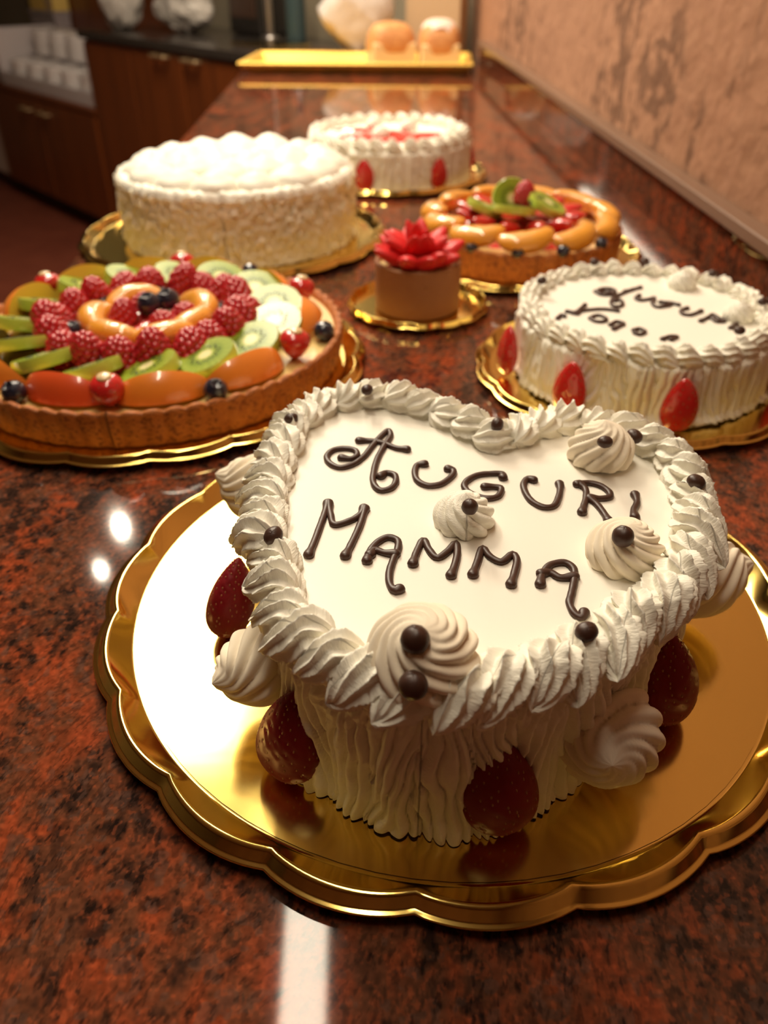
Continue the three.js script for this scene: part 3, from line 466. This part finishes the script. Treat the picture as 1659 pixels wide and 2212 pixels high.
// ---------------------------------------------------------------- round cream cake with lettering
{
  const x = 0.2205, z = -0.582, cake = thing('round_cream_cake', 'round white cream cake with chocolate lettering beside the wall', 'cake', [x, FLOOR, z]);
  part('cream_side', creamWall(ring(0.0955), 0.0465, { n: 640, rows: 44, pitch: 0.0052, comb: 0.8, amp: 0.0038, lump: 0.003, flare: 0.003, top: 0.007, jag: 0.003 }), M.cream, cake);
  part('icing_top', capGeo(ring(0.087, 96), 0.0475), M.icing, cake);
  border(cake, ring(0.0862), 0.0438, 0.0150, smallShells, 30 * D, 0.98);
  for (const k of Object.keys(NONNA_TEXT)) part('chocolate_letter', strokes(NONNA_TEXT[k], 0.0475, 0.0016, 1.3), M.chocolate, cake);
  for (const a of [72, 138]) { const r = part('cream_rosette', rosetteGeo, M.cream, cake); r.position.set(0.066 * Math.sin(a * D), 0.047, 0.066 * Math.cos(a * D)); r.scale.setScalar(0.9); }
  const sg = 'strawberries around the round lettered cake';
  [[-84, 'strawberry on the lettered round cake side facing the tartlet'], [-43, 'strawberry on the front of the round lettered cake, above the gold highlight'], [-2, 'strawberry on the round lettered cake nearest the heart cake'], [58, 'shaded strawberry on the wall side of the round lettered cake']].forEach(([a, label], i) => strawberry(label, sg, midBerries[i % 2], M.glazedBerry, [x + 0.1065 * Math.sin(a * D), FLOOR + 0.002, z + 0.1065 * Math.cos(a * D)], -0.03, a * D, 0, i === 3 ? 1 : 1.08));
  [[165, 'far edge nearest the kiwi tart'], [-165, 'back border above the first letter'], [125, 'back border towards the wall'], [78, 'wall side border'], [30, 'front border under the last letter'], [-115, 'border beside the first swirl']].forEach(([a, where], i) => {
    const m = solo('chocolate_drop', chipG[i % 3], M.chocolate, `chocolate chip on round lettered cake, ${where}`, 'chocolate drop', 'chocolate drops on the round cake'); m.position.set(x + 0.082 * Math.sin(a * D), FLOOR + 0.0595, z + 0.082 * Math.cos(a * D)); m.scale.setScalar(0.95);
  });
}

// ---------------------------------------------------------------- large fruit tart
{
  const x = -0.162, z = -0.614, y0 = FLOOR, tart = thing('fruit_tart', 'large round fruit tart with fluted crust and glazed fruit rings', 'tart', [x, y0, z]);
  part('crust', crustGeo(0.152, 0.029, 0.008, 0.018, 66, 0.0020), M.crust, tart); part('custard', disc(0.1435, 0.0225), M.custard, tart);
  const put = (r, a, y) => [x + r * Math.sin(a * D), y0 + y, z + r * Math.cos(a * D)];
  // counted clockwise as seen from above, starting at the front
  const nR = 20; for (let i = 0; i < nR; i++) {
    const a = -5 - i * 360 / nR, m = solo('raspberry', raspGeos[i % 3], M.raspberry, i ? `${ordinal(i)} raspberry clockwise after the frontmost in the large tart's ring` : "frontmost raspberry in the large tart's raspberry ring", 'raspberry', 'raspberry ring of the large tart');
    m.position.set(...put(0.0745 + rr(-0.003, 0.003), a + rr(-2, 2), 0.0220 + rr(0, 0.003))); m.rotation.set(rr(-0.35, 0.35), rr(0, 6), rr(-0.35, 0.35)); m.scale.setScalar(rr(1.14, 1.3));
  }
  const nK = 15; for (let i = 0; i < nK; i++) { const a = 11 - i * 360 / nK, p = put(0.099, a, 0.0285 + rr(0, 0.002)); kiwi(i ? `${ordinal(i)} kiwi slice clockwise after the front one on the large tart` : 'kiwi slice at the front of the large tart ring', 'kiwi ring of the large tart', p, a * D + rr(-0.1, 0.1), -0.10 + rr(-0.08, 0.08), 1.0, 0.34); }
  [[-17, 'red blushed peach slice at the front of the large tart', 1.1], [14, 'orange peach slice right behind the heart cake tray', 1.1], [43, 'orange peach slice between the blueberry and the red strawberry', 1.12], [93, 'yellow peach slice near the tart edge facing the tartlet', 1.0], [134, 'yellow peach slice beside the far strawberry of the large tart', 0.95], [165, 'yellow peach slice at the back of the large tart facing the tall cake', 1.05], [-167, 'second yellow peach slice at the back of the large tart', 1.05], [-139, 'big yellow peach slice standing beside the pale strawberry', 1.1], [-112, 'peach slice on the picture edge side of the large tart', 1.05], [-78, 'peach slice half outside the picture on the large tart', 1.05], [-48, 'peach slice next to the dark blueberry on the large tart edge', 1.05]].forEach(([a, label, s]) => peach(label, 'peach slices of the large tart', put(0.113, a, 0.0225), a * D, Math.abs(a) > 80 ? -0.62 : -0.30, s, a === -17));
  [[-1.5, 'hulled strawberry between peach slices at the front of the large tart'], [64, 'hulled strawberry on the large tart edge near the round cake'], [117, 'hulled strawberry on the large tart edge facing the tartlet'], [179, 'hulled strawberry at the back of the large tart'], [-126, 'hulled strawberry at the tart edge beside the bare floor'], [-62, 'hulled strawberry at the outer edge of the large tart']].forEach(([a, label]) => {
    const t = thing('strawberry', label, 'strawberry', put(0.1305, a, 0.0455), 0, 'hulled strawberries of the large tart'); t.rotation.set(Math.PI + 0.15, a * D, 0, 'YXZ');
    part('flesh', capBerry, M.glazedBerry, t); part('seeds', capSeeds, M.seed, t).userData.kind = 'stuff'; const hl = part('hull', ballGeo(0.0042, 3), M.hull, t, 'pale cut stem end'); hl.scale.set(1.2, 0.5, 1.2); hl.position.y = 0.0004;
  });
  [[28.5, 'blueberry on the large tart crust nearest the heart cake'], [81, 'blueberry at the large tart edge beside the hulled strawberry'], [-30, 'blueberry at the large tart edge by the red peach slice'], [152, 'blueberry at the back edge of the large tart']].forEach(([a, label]) => blueberry(label, 'blueberries at the rim of the large tart', put(0.1345, a, 0.0235), 0.0084, [0.5 * Math.cos(a * D), -0.5 * Math.sin(a * D)]));
  [[-129, 0.060, 'blueberry behind the raspberries on the far side of the large tart'], [-177, 0.056, 'blueberry behind the mandarin arch of the large tart'], [109, 0.056, 'blueberry inside the raspberry ring towards the tartlet'], [-72, 0.058, 'blueberry inside the raspberry ring by the kiwi'], [10, 0.057, 'blueberry inside the front of the raspberry ring']].forEach(([a, r, label]) => blueberry(label, 'blueberries inside the raspberry ring', put(r, a, 0.027), 0.0072, [0.2, 0.1]));
  [[-150, 0.049, 'mandarin segment arching at the back of the large tart centre'], [-84, 0.049, 'mandarin segment on the kiwi side of the large tart centre'], [120, 0.047, 'mandarin segment behind the glossy raspberry of the tart centre'], [62, 0.045, 'mandarin segment in front of the glossy raspberry of the tart centre'], [24, 0.051, 'mandarin segment at the front of the large tart centre'], [-30, 0.050, 'mandarin segment under the front raspberries of the large tart']].forEach(([a, r, label], i) => { const m = solo('mandarin_segment', mandGeos[i % 2], M.mandarin, label, 'mandarin', 'mandarins of the large tart'); m.position.set(...put(r, a, 0.0265)); m.rotation.set(-0.35, a * D, 0, 'YXZ'); m.scale.setScalar(1.35); });
  [[0.000, -0.003, 'plump blueberry at the very centre of the large tart'], [0.013, -0.011, 'second plump blueberry touching the central one']].forEach(([dx, dz, label]) => blueberry(label, 'blueberries heaped at the tart centre', [x + dx, y0 + 0.037, z + dz], 0.0098, [0.25, 0.1]));
  [[0.025, 0.002, 'glossy raspberry beside the central blueberries'], [-0.022, 0.010, 'raspberry beside the cut strawberry at the tart centre'], [0.018, 0.022, 'raspberry in front of the central blueberries'], [-0.014, -0.016, 'raspberry behind the central blueberries']].forEach(([dx, dz, label], i) => { const m = solo('raspberry', raspGeos[i % 3], M.raspberry, label, 'raspberry', 'raspberries heaped at the tart centre'); m.position.set(x + dx, y0 + 0.028, z + dz); m.rotation.set(rr(-0.5, 0.5), 0, rr(-0.5, 0.5)); m.scale.setScalar(1.05); });
  [[-0.004, 0.030, 1.2, 'bright cut strawberry lying at the front of the tart centre'], [0.004, 0.014, -0.6, 'cut strawberry lying under the central blueberries'], [-0.012, -0.004, 2.4, 'cut strawberry tucked behind the tart centre']].forEach(([dx, dz, ry, label], i) => strawberry(label, 'cut strawberries at the tart centre', midBerries[i % 2], M.glazedBerry, [x + dx - 0.012 * Math.sin(ry), y0 + 0.031, z + dz - 0.012 * Math.cos(ry)], 1.45, ry, 0, 0.85));
}

// ---------------------------------------------------------------- strawberry tartlet
{
  const x = 0.0565, z = -0.7235, y0 = FLOOR, t = thing('tartlet', 'small straight-sided brown pastry tartlet heaped with strawberry wedges', 'tartlet', [x, y0, z]);
  part('crust', lathe([[0, 0], [0.0375, 0], [0.0388, 0.0015], [0.0392, 0.02], [0.0392, 0.0425], [0.0385, 0.0438], [0.036, 0.0438], [0.0352, 0.042], [0.0352, 0.036], [0, 0.036]], 64), M.crustDark, t); part('custard', disc(0.0352, 0.040), M.custard, t);
  let k = 0; for (const [n, r, y, tilt, s] of [[12, 0.0165, 0.0415, 1.15, 0.88], [8, 0.009, 0.048, 0.85, 0.84], [4, 0.003, 0.055, 0.45, 0.66]]) for (let i = 0; i < n; i++) {
    const a = (i / n) * 2 * Math.PI + k * 0.31, row = ['outer', 'middle', 'inner'][k];
    strawberry(i ? `${ordinal(i)} strawberry wedge clockwise in the ${row} ring of the tartlet heap` : `frontmost strawberry wedge in the ${row} ring of the tartlet heap`, `${row} strawberry wedges of the tartlet`, midBerries[i % 2], M.cutBerry, [x + r * Math.sin(-a), y0 + y + rr(0, 0.002), z + r * Math.cos(-a)], tilt + rr(-0.22, 0.14), -a + rr(-0.2, 0.2), rr(-0.3, 0.3), s * rr(0.86, 1.05), 'strawberry_wedge');
    if (i === n - 1) k++;
  }
}

// ---------------------------------------------------------------- kiwi and mandarin tart
{
  const x = 0.178, z = -0.886, y0 = FLOOR, t = thing('fruit_tart', 'medium fluted tart with mandarins, red jellied berries and curled kiwi', 'tart', [x, y0, z]);
  part('crust', crustGeo(0.1115, 0.030, 0.008, 0.020, 44, 0.0022), M.crust, t); part('custard', disc(0.103, 0.0235), M.custard, t);
  part('jelly_mound', grid(64, 16, (u, v) => { const a = u * 2 * Math.PI, r = 0.076 * v * (1 + 0.05 * ns(Math.cos(a) * 3, Math.sin(a) * 3)); return [r * Math.sin(a), 0.0235 + 0.017 * (1 - Math.pow(v, 2.5)) + 0.004 * ns(r * Math.sin(a) * 90, r * Math.cos(a) * 90), r * Math.cos(a)]; }, true, true), M.jelly, t, 'glossy red jelly over berries');
  const put = (r, a, y) => [x + r * Math.sin(a * D), y0 + y, z + r * Math.cos(a * D)];
  const nM = 11; for (let i = 0; i < nM; i++) { const a = -5 - i * 360 / nM, m = solo('mandarin_segment', mandGeos[i % 2], M.mandarin, i ? `${ordinal(i)} mandarin segment clockwise after the front one on the kiwi tart` : 'mandarin segment at the front of the kiwi tart', 'mandarin', 'mandarin ring of the kiwi tart'); m.position.set(...put(0.0925, a, 0.0285)); m.rotation.set(0.35, a * D + 0.25, 0.12, 'YXZ'); m.scale.set(1.5, 1.25, 1.5); }
  [[-60, 'blueberry on kiwi tart rim behind the tartlet'], [-36, 'blueberry on the kiwi tart rim next to the tartlet heap'], [-10.5, 'blueberry in the middle of the kiwi tart front rim'], [14, 'blueberry on the kiwi tart rim above the lettered cake'], [41, 'blueberry on the kiwi tart rim towards the wall']].forEach(([a, label]) => blueberry(label, 'blueberries on the kiwi tart rim', put(0.1015, a, 0.0265), 0.0066, [0.7 * Math.cos(a * D), -0.7 * Math.sin(a * D)]));
  for (let i = 0; i < 12; i++) { const a = -20 - i * 30, tilt = 1.25; strawberry(i ? `${ordinal(i)} jellied strawberry half clockwise after the front one on the kiwi tart` : 'jellied strawberry half at the front of the kiwi tart', 'jellied strawberries of the kiwi tart', midBerries[i % 2], M.glazedBerry, put(0.040, a, 0.036), tilt, a * D, 0.1, 0.9); }
  kiwi('curled kiwi slice standing up as an arch on the kiwi tart', 'kiwi slices on the kiwi tart', [x - 0.010, y0 + 0.052, z - 0.012], 0.1, 1.15, 0.95);
  kiwi('kiwi slice lying towards the tall cake on the kiwi tart', 'kiwi slices on the kiwi tart', [x - 0.042, y0 + 0.046, z + 0.012], -0.5, -0.25, 0.9, -0.30);
  kiwi('kiwi slice facing up towards the wall on the kiwi tart', 'kiwi slices on the kiwi tart', [x + 0.022, y0 + 0.050, z + 0.018], 0.5, 0.35, 0.95, -0.3);
  kiwi('flat kiwi slice at the front of the kiwi group', 'kiwi slices on the kiwi tart', [x - 0.014, y0 + 0.049, z + 0.036], 0.1, -0.22, 1.0, -0.12);
  const m = solo('raspberry', raspGeos[0], M.raspberry, 'single raspberry among the curled kiwi slices', 'raspberry'); m.position.set(x + 0.002, y0 + 0.053, z + 0.006);
  blueberry('single blueberry beside the raspberry on the kiwi tart', null, [x + 0.010, y0 + 0.052, z + 0.024], 0.0065);
}

// ---------------------------------------------------------------- tall pale cake
{
  const x = -0.132, z = -0.966, y0 = FLOOR, t = thing('tall_cream_cake', 'tall pale cake coated in cream flakes with domed cream top', 'cake', [x, y0, z]);
  part('coated_side', creamWall(ring(0.130), 0.070, { n: 420, rows: 40, pitch: 0.011, comb: -0.6, amp: 0.003, lump: 0.003, flare: 0.001, top: 0.012, jag: 0.001 }), M.sponge, t);
  part('cream_cap', grid(96, 14, (u, v) => { const a = u * 2 * Math.PI, r = 0.127 * v; return [r * Math.sin(a), 0.070 + 0.006 * (1 - v * v * v) + 0.0016 * ns(r * Math.sin(a) * 80, r * Math.cos(a) * 80) - (v > 0.96 ? 0.006 : 0), r * Math.cos(a)]; }, true, true), M.cream, t);
  part('cream_rope', grid(220, 12, (u, v) => { const a = u * 2 * Math.PI, b = v * 2 * Math.PI, k = 0.0075 * (1 + 0.22 * Math.abs(Math.sin(a * 34 + b)) + 0.3 * ns(Math.sin(a) * 18, Math.cos(a) * 18, b)); return [(0.124 + k * Math.cos(b)) * Math.sin(a), 0.067 + k * Math.sin(b), (0.124 + k * Math.cos(b)) * Math.cos(a)]; }, true, true), M.cream, t);
  const dg = [0, 1, 2].map((s) => grid(24, 14, (u, v) => { const a = u * 2 * Math.PI, k = Math.pow(1 - Math.pow(v, 2.2), 0.55), r = 0.0262 * k * (1 + 0.08 * ns(Math.cos(a) * 1.6 + s * 4, Math.sin(a) * 1.6, v * 2)); return [r * Math.sin(a) + 0.002 * v * v * Math.sin(s * 2), 0.0165 * v + (v > 0.85 ? 0.003 * (v - 0.85) / 0.15 : 0), r * Math.cos(a)]; }, true, true, 1, 1));
  let q = 0; for (const [n, r] of [[15, 0.1], [10, 0.062], [5, 0.028]]) for (let i = 0; i < n; i++) { const a = i / n * 2 * Math.PI + r * 20, d = part('cream_dollop', dg[q++ % 3], M.cream, t); d.position.set(r * Math.sin(a), 0.071 + (r < 0.08 ? 0.003 : 0), r * Math.cos(a)); d.rotation.y = rr(0, 6); d.scale.setScalar(rr(0.95, 1.1)); }
  const fg = new THREE.BoxGeometry(0.007, 0.0014, 0.005), nF = 1100, fl = new THREE.InstancedMesh(fg, M.flake, nF); fl.name = 'cream_flakes'; fl.userData.kind = 'stuff'; fl.castShadow = fl.receiveShadow = true;
  const o = new THREE.Object3D(); for (let i = 0; i < nF; i++) { const a = rr(0, 6.2832), h = 0.070 * Math.pow(rnd(), 0.6), r = 0.1305 + rr(-0.001, 0.002); o.position.set(r * Math.sin(a), h + 0.001, r * Math.cos(a)); o.rotation.set(rr(-0.35, 0.35) + 1.5, a + rr(-0.3, 0.3), rr(-1.5, 1.5), 'YXZ'); o.scale.setScalar(rr(0.5, 1.25)); o.updateMatrix(); fl.setMatrixAt(i, o.matrix); }
  t.add(fl);
}

// ---------------------------------------------------------------- farthest cake
{
  const x = 0.052, z = -1.262, y0 = FLOOR, t = thing('round_cream_cake', 'farthest round white cake with red jelly patches on top', 'cake', [x, y0, z]);
  part('cream_side', creamWall(ring(0.118), 0.054, { n: 360, rows: 26, pitch: 0.0085, comb: 0.8, amp: 0.004, lump: 0.002, flare: 0.001, top: 0.006, jag: 0.001 }), M.cream, t);
  part('icing_top', capGeo(ring(0.111, 80), 0.055), M.icing, t);
  border(t, ring(0.104), 0.050, 0.022, smallShells, 40 * D, 1.3);
  [[0.0, 0.0, 0.042, 0.030], [-0.05, -0.035, 0.03, 0.016], [0.055, 0.01, 0.032, 0.020], [0.01, 0.045, 0.045, 0.018], [-0.045, 0.02, 0.03, 0.022]].forEach(([px, pz, a, b], i) => { const g = grid(32, 5, (u, v) => { const w = u * 2 * Math.PI, k = v * (1 + 0.25 * ns(Math.cos(w) * 1.5 + i * 5, Math.sin(w) * 1.5)); return [px + a * k * Math.sin(w), 0.0555 + 0.0028 * (1 - v * v), pz + b * k * Math.cos(w)]; }, true, true); part('jelly_patch', g, M.jelly, t, 'translucent red jelly'); });
  for (const [px, pz] of [[-0.012, 0.018], [0.03, -0.035], [-0.02, -0.055], [0.085, 0.03]]) { const r = part('cream_rosette', rosetteGeo, M.cream, t); r.position.set(px, 0.0545, pz); }
  [[-19, 'strawberry on the far white cake side next to the tall cake'], [33, 'strawberry on the far white cake side towards the wall'], [88, 'strawberry half hidden on the wall side of the far white cake']].forEach(([a, label], i) => strawberry(label, 'strawberries around the far white cake', midBerries[i % 2], M.glazedBerry, [x + 0.119 * Math.sin(a * D), y0 + 0.003, z + 0.119 * Math.cos(a * D)], -0.08, a * D, 0, 1.2));
}

// ---------------------------------------------------------------- far end of the worktop
{
  const t = thing('rectangular_tray', 'long rectangular gold tray with loaves at the far end of the worktop', 'tray', [0.022, C, -2.61], -0.1);
  const w = 0.63, d = 0.30, h = 0.028;
  part('tray_floor', box(w - 0.05, 0.003, d - 0.05, 0, 0.0025, 0), M.goldDull, t);
  const side = (l) => grid(1, 8, (u, v) => { const q = [[0, 0.0025], [0.004, 0.004], [0.010, 0.014], [0.016, h - 0.004], [0.019, h], [0.026, h + 0.001], [0.029, h - 0.002], [0.029, h - 0.005], [0.012, 0.008]][Math.round(v * 8)], k = q[0] / 0.029; return [(u - 0.5) * (l + 0.058 * k), q[1], q[0]]; }, false, false);
  for (const [l, px, pz, r] of [[w - 0.05, 0, d / 2 - 0.025, 0], [w - 0.05, 0, -d / 2 + 0.025, Math.PI], [d - 0.05, w / 2 - 0.025, 0, Math.PI / 2], [d - 0.05, -w / 2 + 0.025, 0, -Math.PI / 2]]) { const s = part('raised_rim', side(l), M.goldDull, t); s.position.set(px, 0, pz); s.rotation.y = r; }
}
function loaf(label, x, z, turn, w, d, ch, h, icing) {
  const t = thing('sweet_loaf', label, 'loaf', [x, C + 0.0045, z], turn, 'sweet loaves on the rectangular tray');
  part('paper_case', (() => { const a = box(w, ch, d, 0, ch / 2, 0, 0.006); return a; })(), M.paperCase, t, 'tan square paper case');
  part('crust', grid(40, 18, (u, v) => { const a = u * 2 * Math.PI, c = Math.cos(a), s = Math.sin(a), q = Math.pow(Math.pow(Math.abs(c), 3.2) + Math.pow(Math.abs(s), 3.2), -1 / 3.2), b = v * Math.PI * 0.62, k = Math.pow(Math.sin(b), 0.62) * 1.06; return [w * 0.5 * q * s * k, ch - 0.022 + (h - ch + 0.022) * (Math.cos(b) - Math.cos(Math.PI * 0.62)) / (1 - Math.cos(Math.PI * 0.62)) + 0.003 * ns(s * 3 * k, c * 3 * k, x * 9), d * 0.5 * q * c * k]; }, true, true, 3, 2), M.bread, t);
  if (icing) part('sugar_icing', grid(40, 10, (u, v) => { const a = u * 2 * Math.PI, c = Math.cos(a), s = Math.sin(a), b = v * Math.PI * 0.30 * (1 + 0.5 * ns(c * 2.4, s * 2.4)), k = Math.pow(Math.sin(b), 0.62) * 1.07; return [w * 0.5 * s * k * 1.02, ch - 0.022 + (h - ch + 0.028) * (Math.cos(b) - Math.cos(Math.PI * 0.62)) / (1 - Math.cos(Math.PI * 0.62)), d * 0.5 * c * k * 1.02]; }, true, true), M.sugar, t, 'white sugar glaze with almonds');
}
loaf('plain domed sweet loaf in square tan paper case beside the white bag', 0.110, -2.585, 0.2, 0.122, 0.105, 0.064, 0.112, false);
loaf('sugar glazed sweet loaf in tan paper case nearest the wall', 0.243, -2.566, 0.05, 0.106, 0.108, 0.062, 0.114, true);
{
  const g = grid(40, 24, (u, v) => { const a = u * 2 * Math.PI, c = Math.cos(a), s = Math.sin(a), q = Math.pow(Math.abs(c) ** 4 + Math.abs(s) ** 4, -0.25), k = v < 0.1 ? v / 0.1 : 1 - 0.75 * Math.max(0, (v - 0.72) / 0.28), f = 1 + 0.16 * fbm(c * 1.4, s * 1.4, v * 3, 3); return [0.085 * q * s * k * f, 0.21 * Math.max(0, v - 0.06) + 0.010 * ns(c * 3, s * 3, v * 4), 0.055 * q * c * (v < 0.1 ? v / 0.1 : 1 - 0.92 * Math.max(0, (v - 0.5) / 0.5)) * f]; }, true, false);
  const f = g.toNonIndexed(); f.computeVertexNormals();
  const b = solo('paper_bag', f, M.whitePaper, 'crumpled white paper bag lying behind the gold tray beside the loaves', 'paper bag'); b.position.set(-0.045, C + 0.060, -2.83); b.rotation.set(0.1, 0.15, -0.75); b.scale.set(1.05, 1.15, 1);
  const bx = thing('cardboard_box', 'plain beige cardboard box standing in the corner behind the loaves', 'box', [0.262, C, -2.86], -0.45); part('carton', box(0.175, 0.30, 0.075, 0, 0.15, 0, 0.002), M.card, bx); part('flap', box(0.173, 0.004, 0.073, 0, 0.302, 0), M.card, bx);
}
// things on the black worktop, placed along the slanting wall
function onSlant(o, lx, y, lz, turn = 0) { const c = Math.cos(QA), s = Math.sin(QA); o.position.set(P0[0] + lx * c + lz * s, y, P0[1] - lx * s + lz * c); o.rotation.y = QA + turn; return o; }
function bagGeo(w, h, d, sd) { const g = grid(36, 20, (u, v) => { const a = u * 2 * Math.PI, b = v * Math.PI, f = 1 + 0.35 * fbm(Math.cos(a) * 1.5 + sd * 3, Math.sin(a) * 1.5, b * 1.4, 3); return [w * Math.sin(b) * Math.sin(a) * f, Math.max(0, h * 0.5 * (1 - Math.cos(b) * f)), d * Math.sin(b) * Math.cos(a) * f]; }, true, false).toNonIndexed(); g.computeVertexNormals(); return g; }
onSlant(solo('plastic_bag', bagGeo(0.10, 0.25, 0.09, 1), M.bagPlastic, 'crumpled pale plastic bag at the end of the black worktop by the panelling', 'plastic bag'), -1.18, C, -0.15);
onSlant(solo('plastic_bag', bagGeo(0.16, 0.19, 0.10, 2), M.bagPlastic, 'large crumpled plastic bag in the middle of the black worktop', 'plastic bag'), -0.885, C + 0.001, -0.28);
{
  const post = onSlant(thing('steel_post', 'upright steel post standing on the black worktop', 'post'), -0.40, C, -0.36); part('tube', new THREE.CylinderGeometry(0.014, 0.014, 0.6, 20).translate(0, 0.305, 0), M.steel, post); part('foot', lathe([[0, 0.01], [0.03, 0.01], [0.036, 0.006], [0.036, 0], [0, 0]], 24), M.steel, post);
  const dk = onSlant(thing('dark_appliance', 'dark low appliance against the wall beside the steel post', 'appliance'), -0.57, C, -0.43); part('casing', box(0.22, 0.22, 0.14, 0, 0.112, 0, 0.012), M.black, dk); part('panel', box(0.17, 0.12, 0.006, 0, 0.12, 0.071, 0.002), M.woodDark, dk); for (const s of [-1, 1]) part('foot', box(0.02, 0.004, 0.1, s * 0.08, 0.002, 0), M.black, dk);
  const tb = onSlant(solo('teal_bottle', lathe([[0, 0], [0.034, 0], [0.036, 0.004], [0.036, 0.15], [0.03, 0.17], [0.013, 0.19], [0.012, 0.23], [0.015, 0.232], [0.015, 0.245], [0, 0.246]], 28), M.teal, 'dark teal bottle standing between steel post and paper bag', 'bottle'), -0.24, C, -0.37);
  const bd = onSlant(thing('cake_board', 'thin olive gold cake board lying on the black worktop', 'cake board'), -0.20, C, -0.22); part('card', box(0.26, 0.005, 0.17, 0, 0.0025, 0, 0.001), M.gold, bd);
}
{ // cup rack on the low cabinet
  const y = C - 0.315, t = onSlant(thing('tub_rack', 'pale plastic rack of lidded tubs on the low wooden cabinet', 'rack'), -1.92, y, -0.20);
  part('base', box(1.16, 0.012, 0.34, 0, 0.006, 0, 0.004), M.plastic, t); part('back_panel', box(1.16, 0.16, 0.010, 0, 0.092, -0.165, 0.003), M.plastic, t); part('front_lip', box(1.16, 0.05, 0.010, 0, 0.037, 0.165, 0.003), M.plastic, t);
  for (const s of [-1, 1]) part('side_panel', box(0.05, 0.25, 0.34, s * 0.575, 0.137, 0, 0.012), M.plastic, t);
  part('middle_shelf', box(1.09, 0.010, 0.16, 0, 0.1355, -0.075, 0.003), M.plastic, t);
  const cup = lathe([[0, 0], [0.074, 0], [0.078, 0.004], [0.082, 0.095], [0.086, 0.097], [0.086, 0.108], [0.080, 0.114], [0, 0.116]], 32);
  for (const [row, yy, zz, k] of [['front', 0.013, 0.075, 5], ['upper', 0.141, -0.068, 5]]) for (let i = 0; i < k; i++) { const m = solo('plastic_tub', cup, M.porcelain, i ? `${ordinal(i)} white lidded tub after the end one in the rack's ${row} row` : `white lidded tub beside the tall cabinet in the rack's ${row} row`, 'tub', `tubs in the ${row} row of the rack`); onSlant(m, -1.92 + 0.43 - i * 0.208, y + yy, -0.20 + zz); }
  const gb = onSlant(thing('grey_box', 'grey box standing behind the tub rack', 'box'), -2.66, y, -0.432); part('carton', box(0.34, 0.30, 0.09, 0, 0.15, 0, 0.004), M.greyBox, gb); part('lid', box(0.35, 0.02, 0.1, 0, 0.31, 0, 0.004), M.greyBox, gb);
  const yb = onSlant(thing('yellow_carton', 'yellow gold carton on top of the grey box', 'carton'), -2.64, y + 0.32, -0.432); part('carton', box(0.32, 0.26, 0.09, 0, 0.13, 0, 0.004), M.yellowCard, yb); part('seal', box(0.08, 0.262, 0.092, 0.1, 0.131, 0, 0.001), M.card, yb);
}
renderer.render(scene, camera);
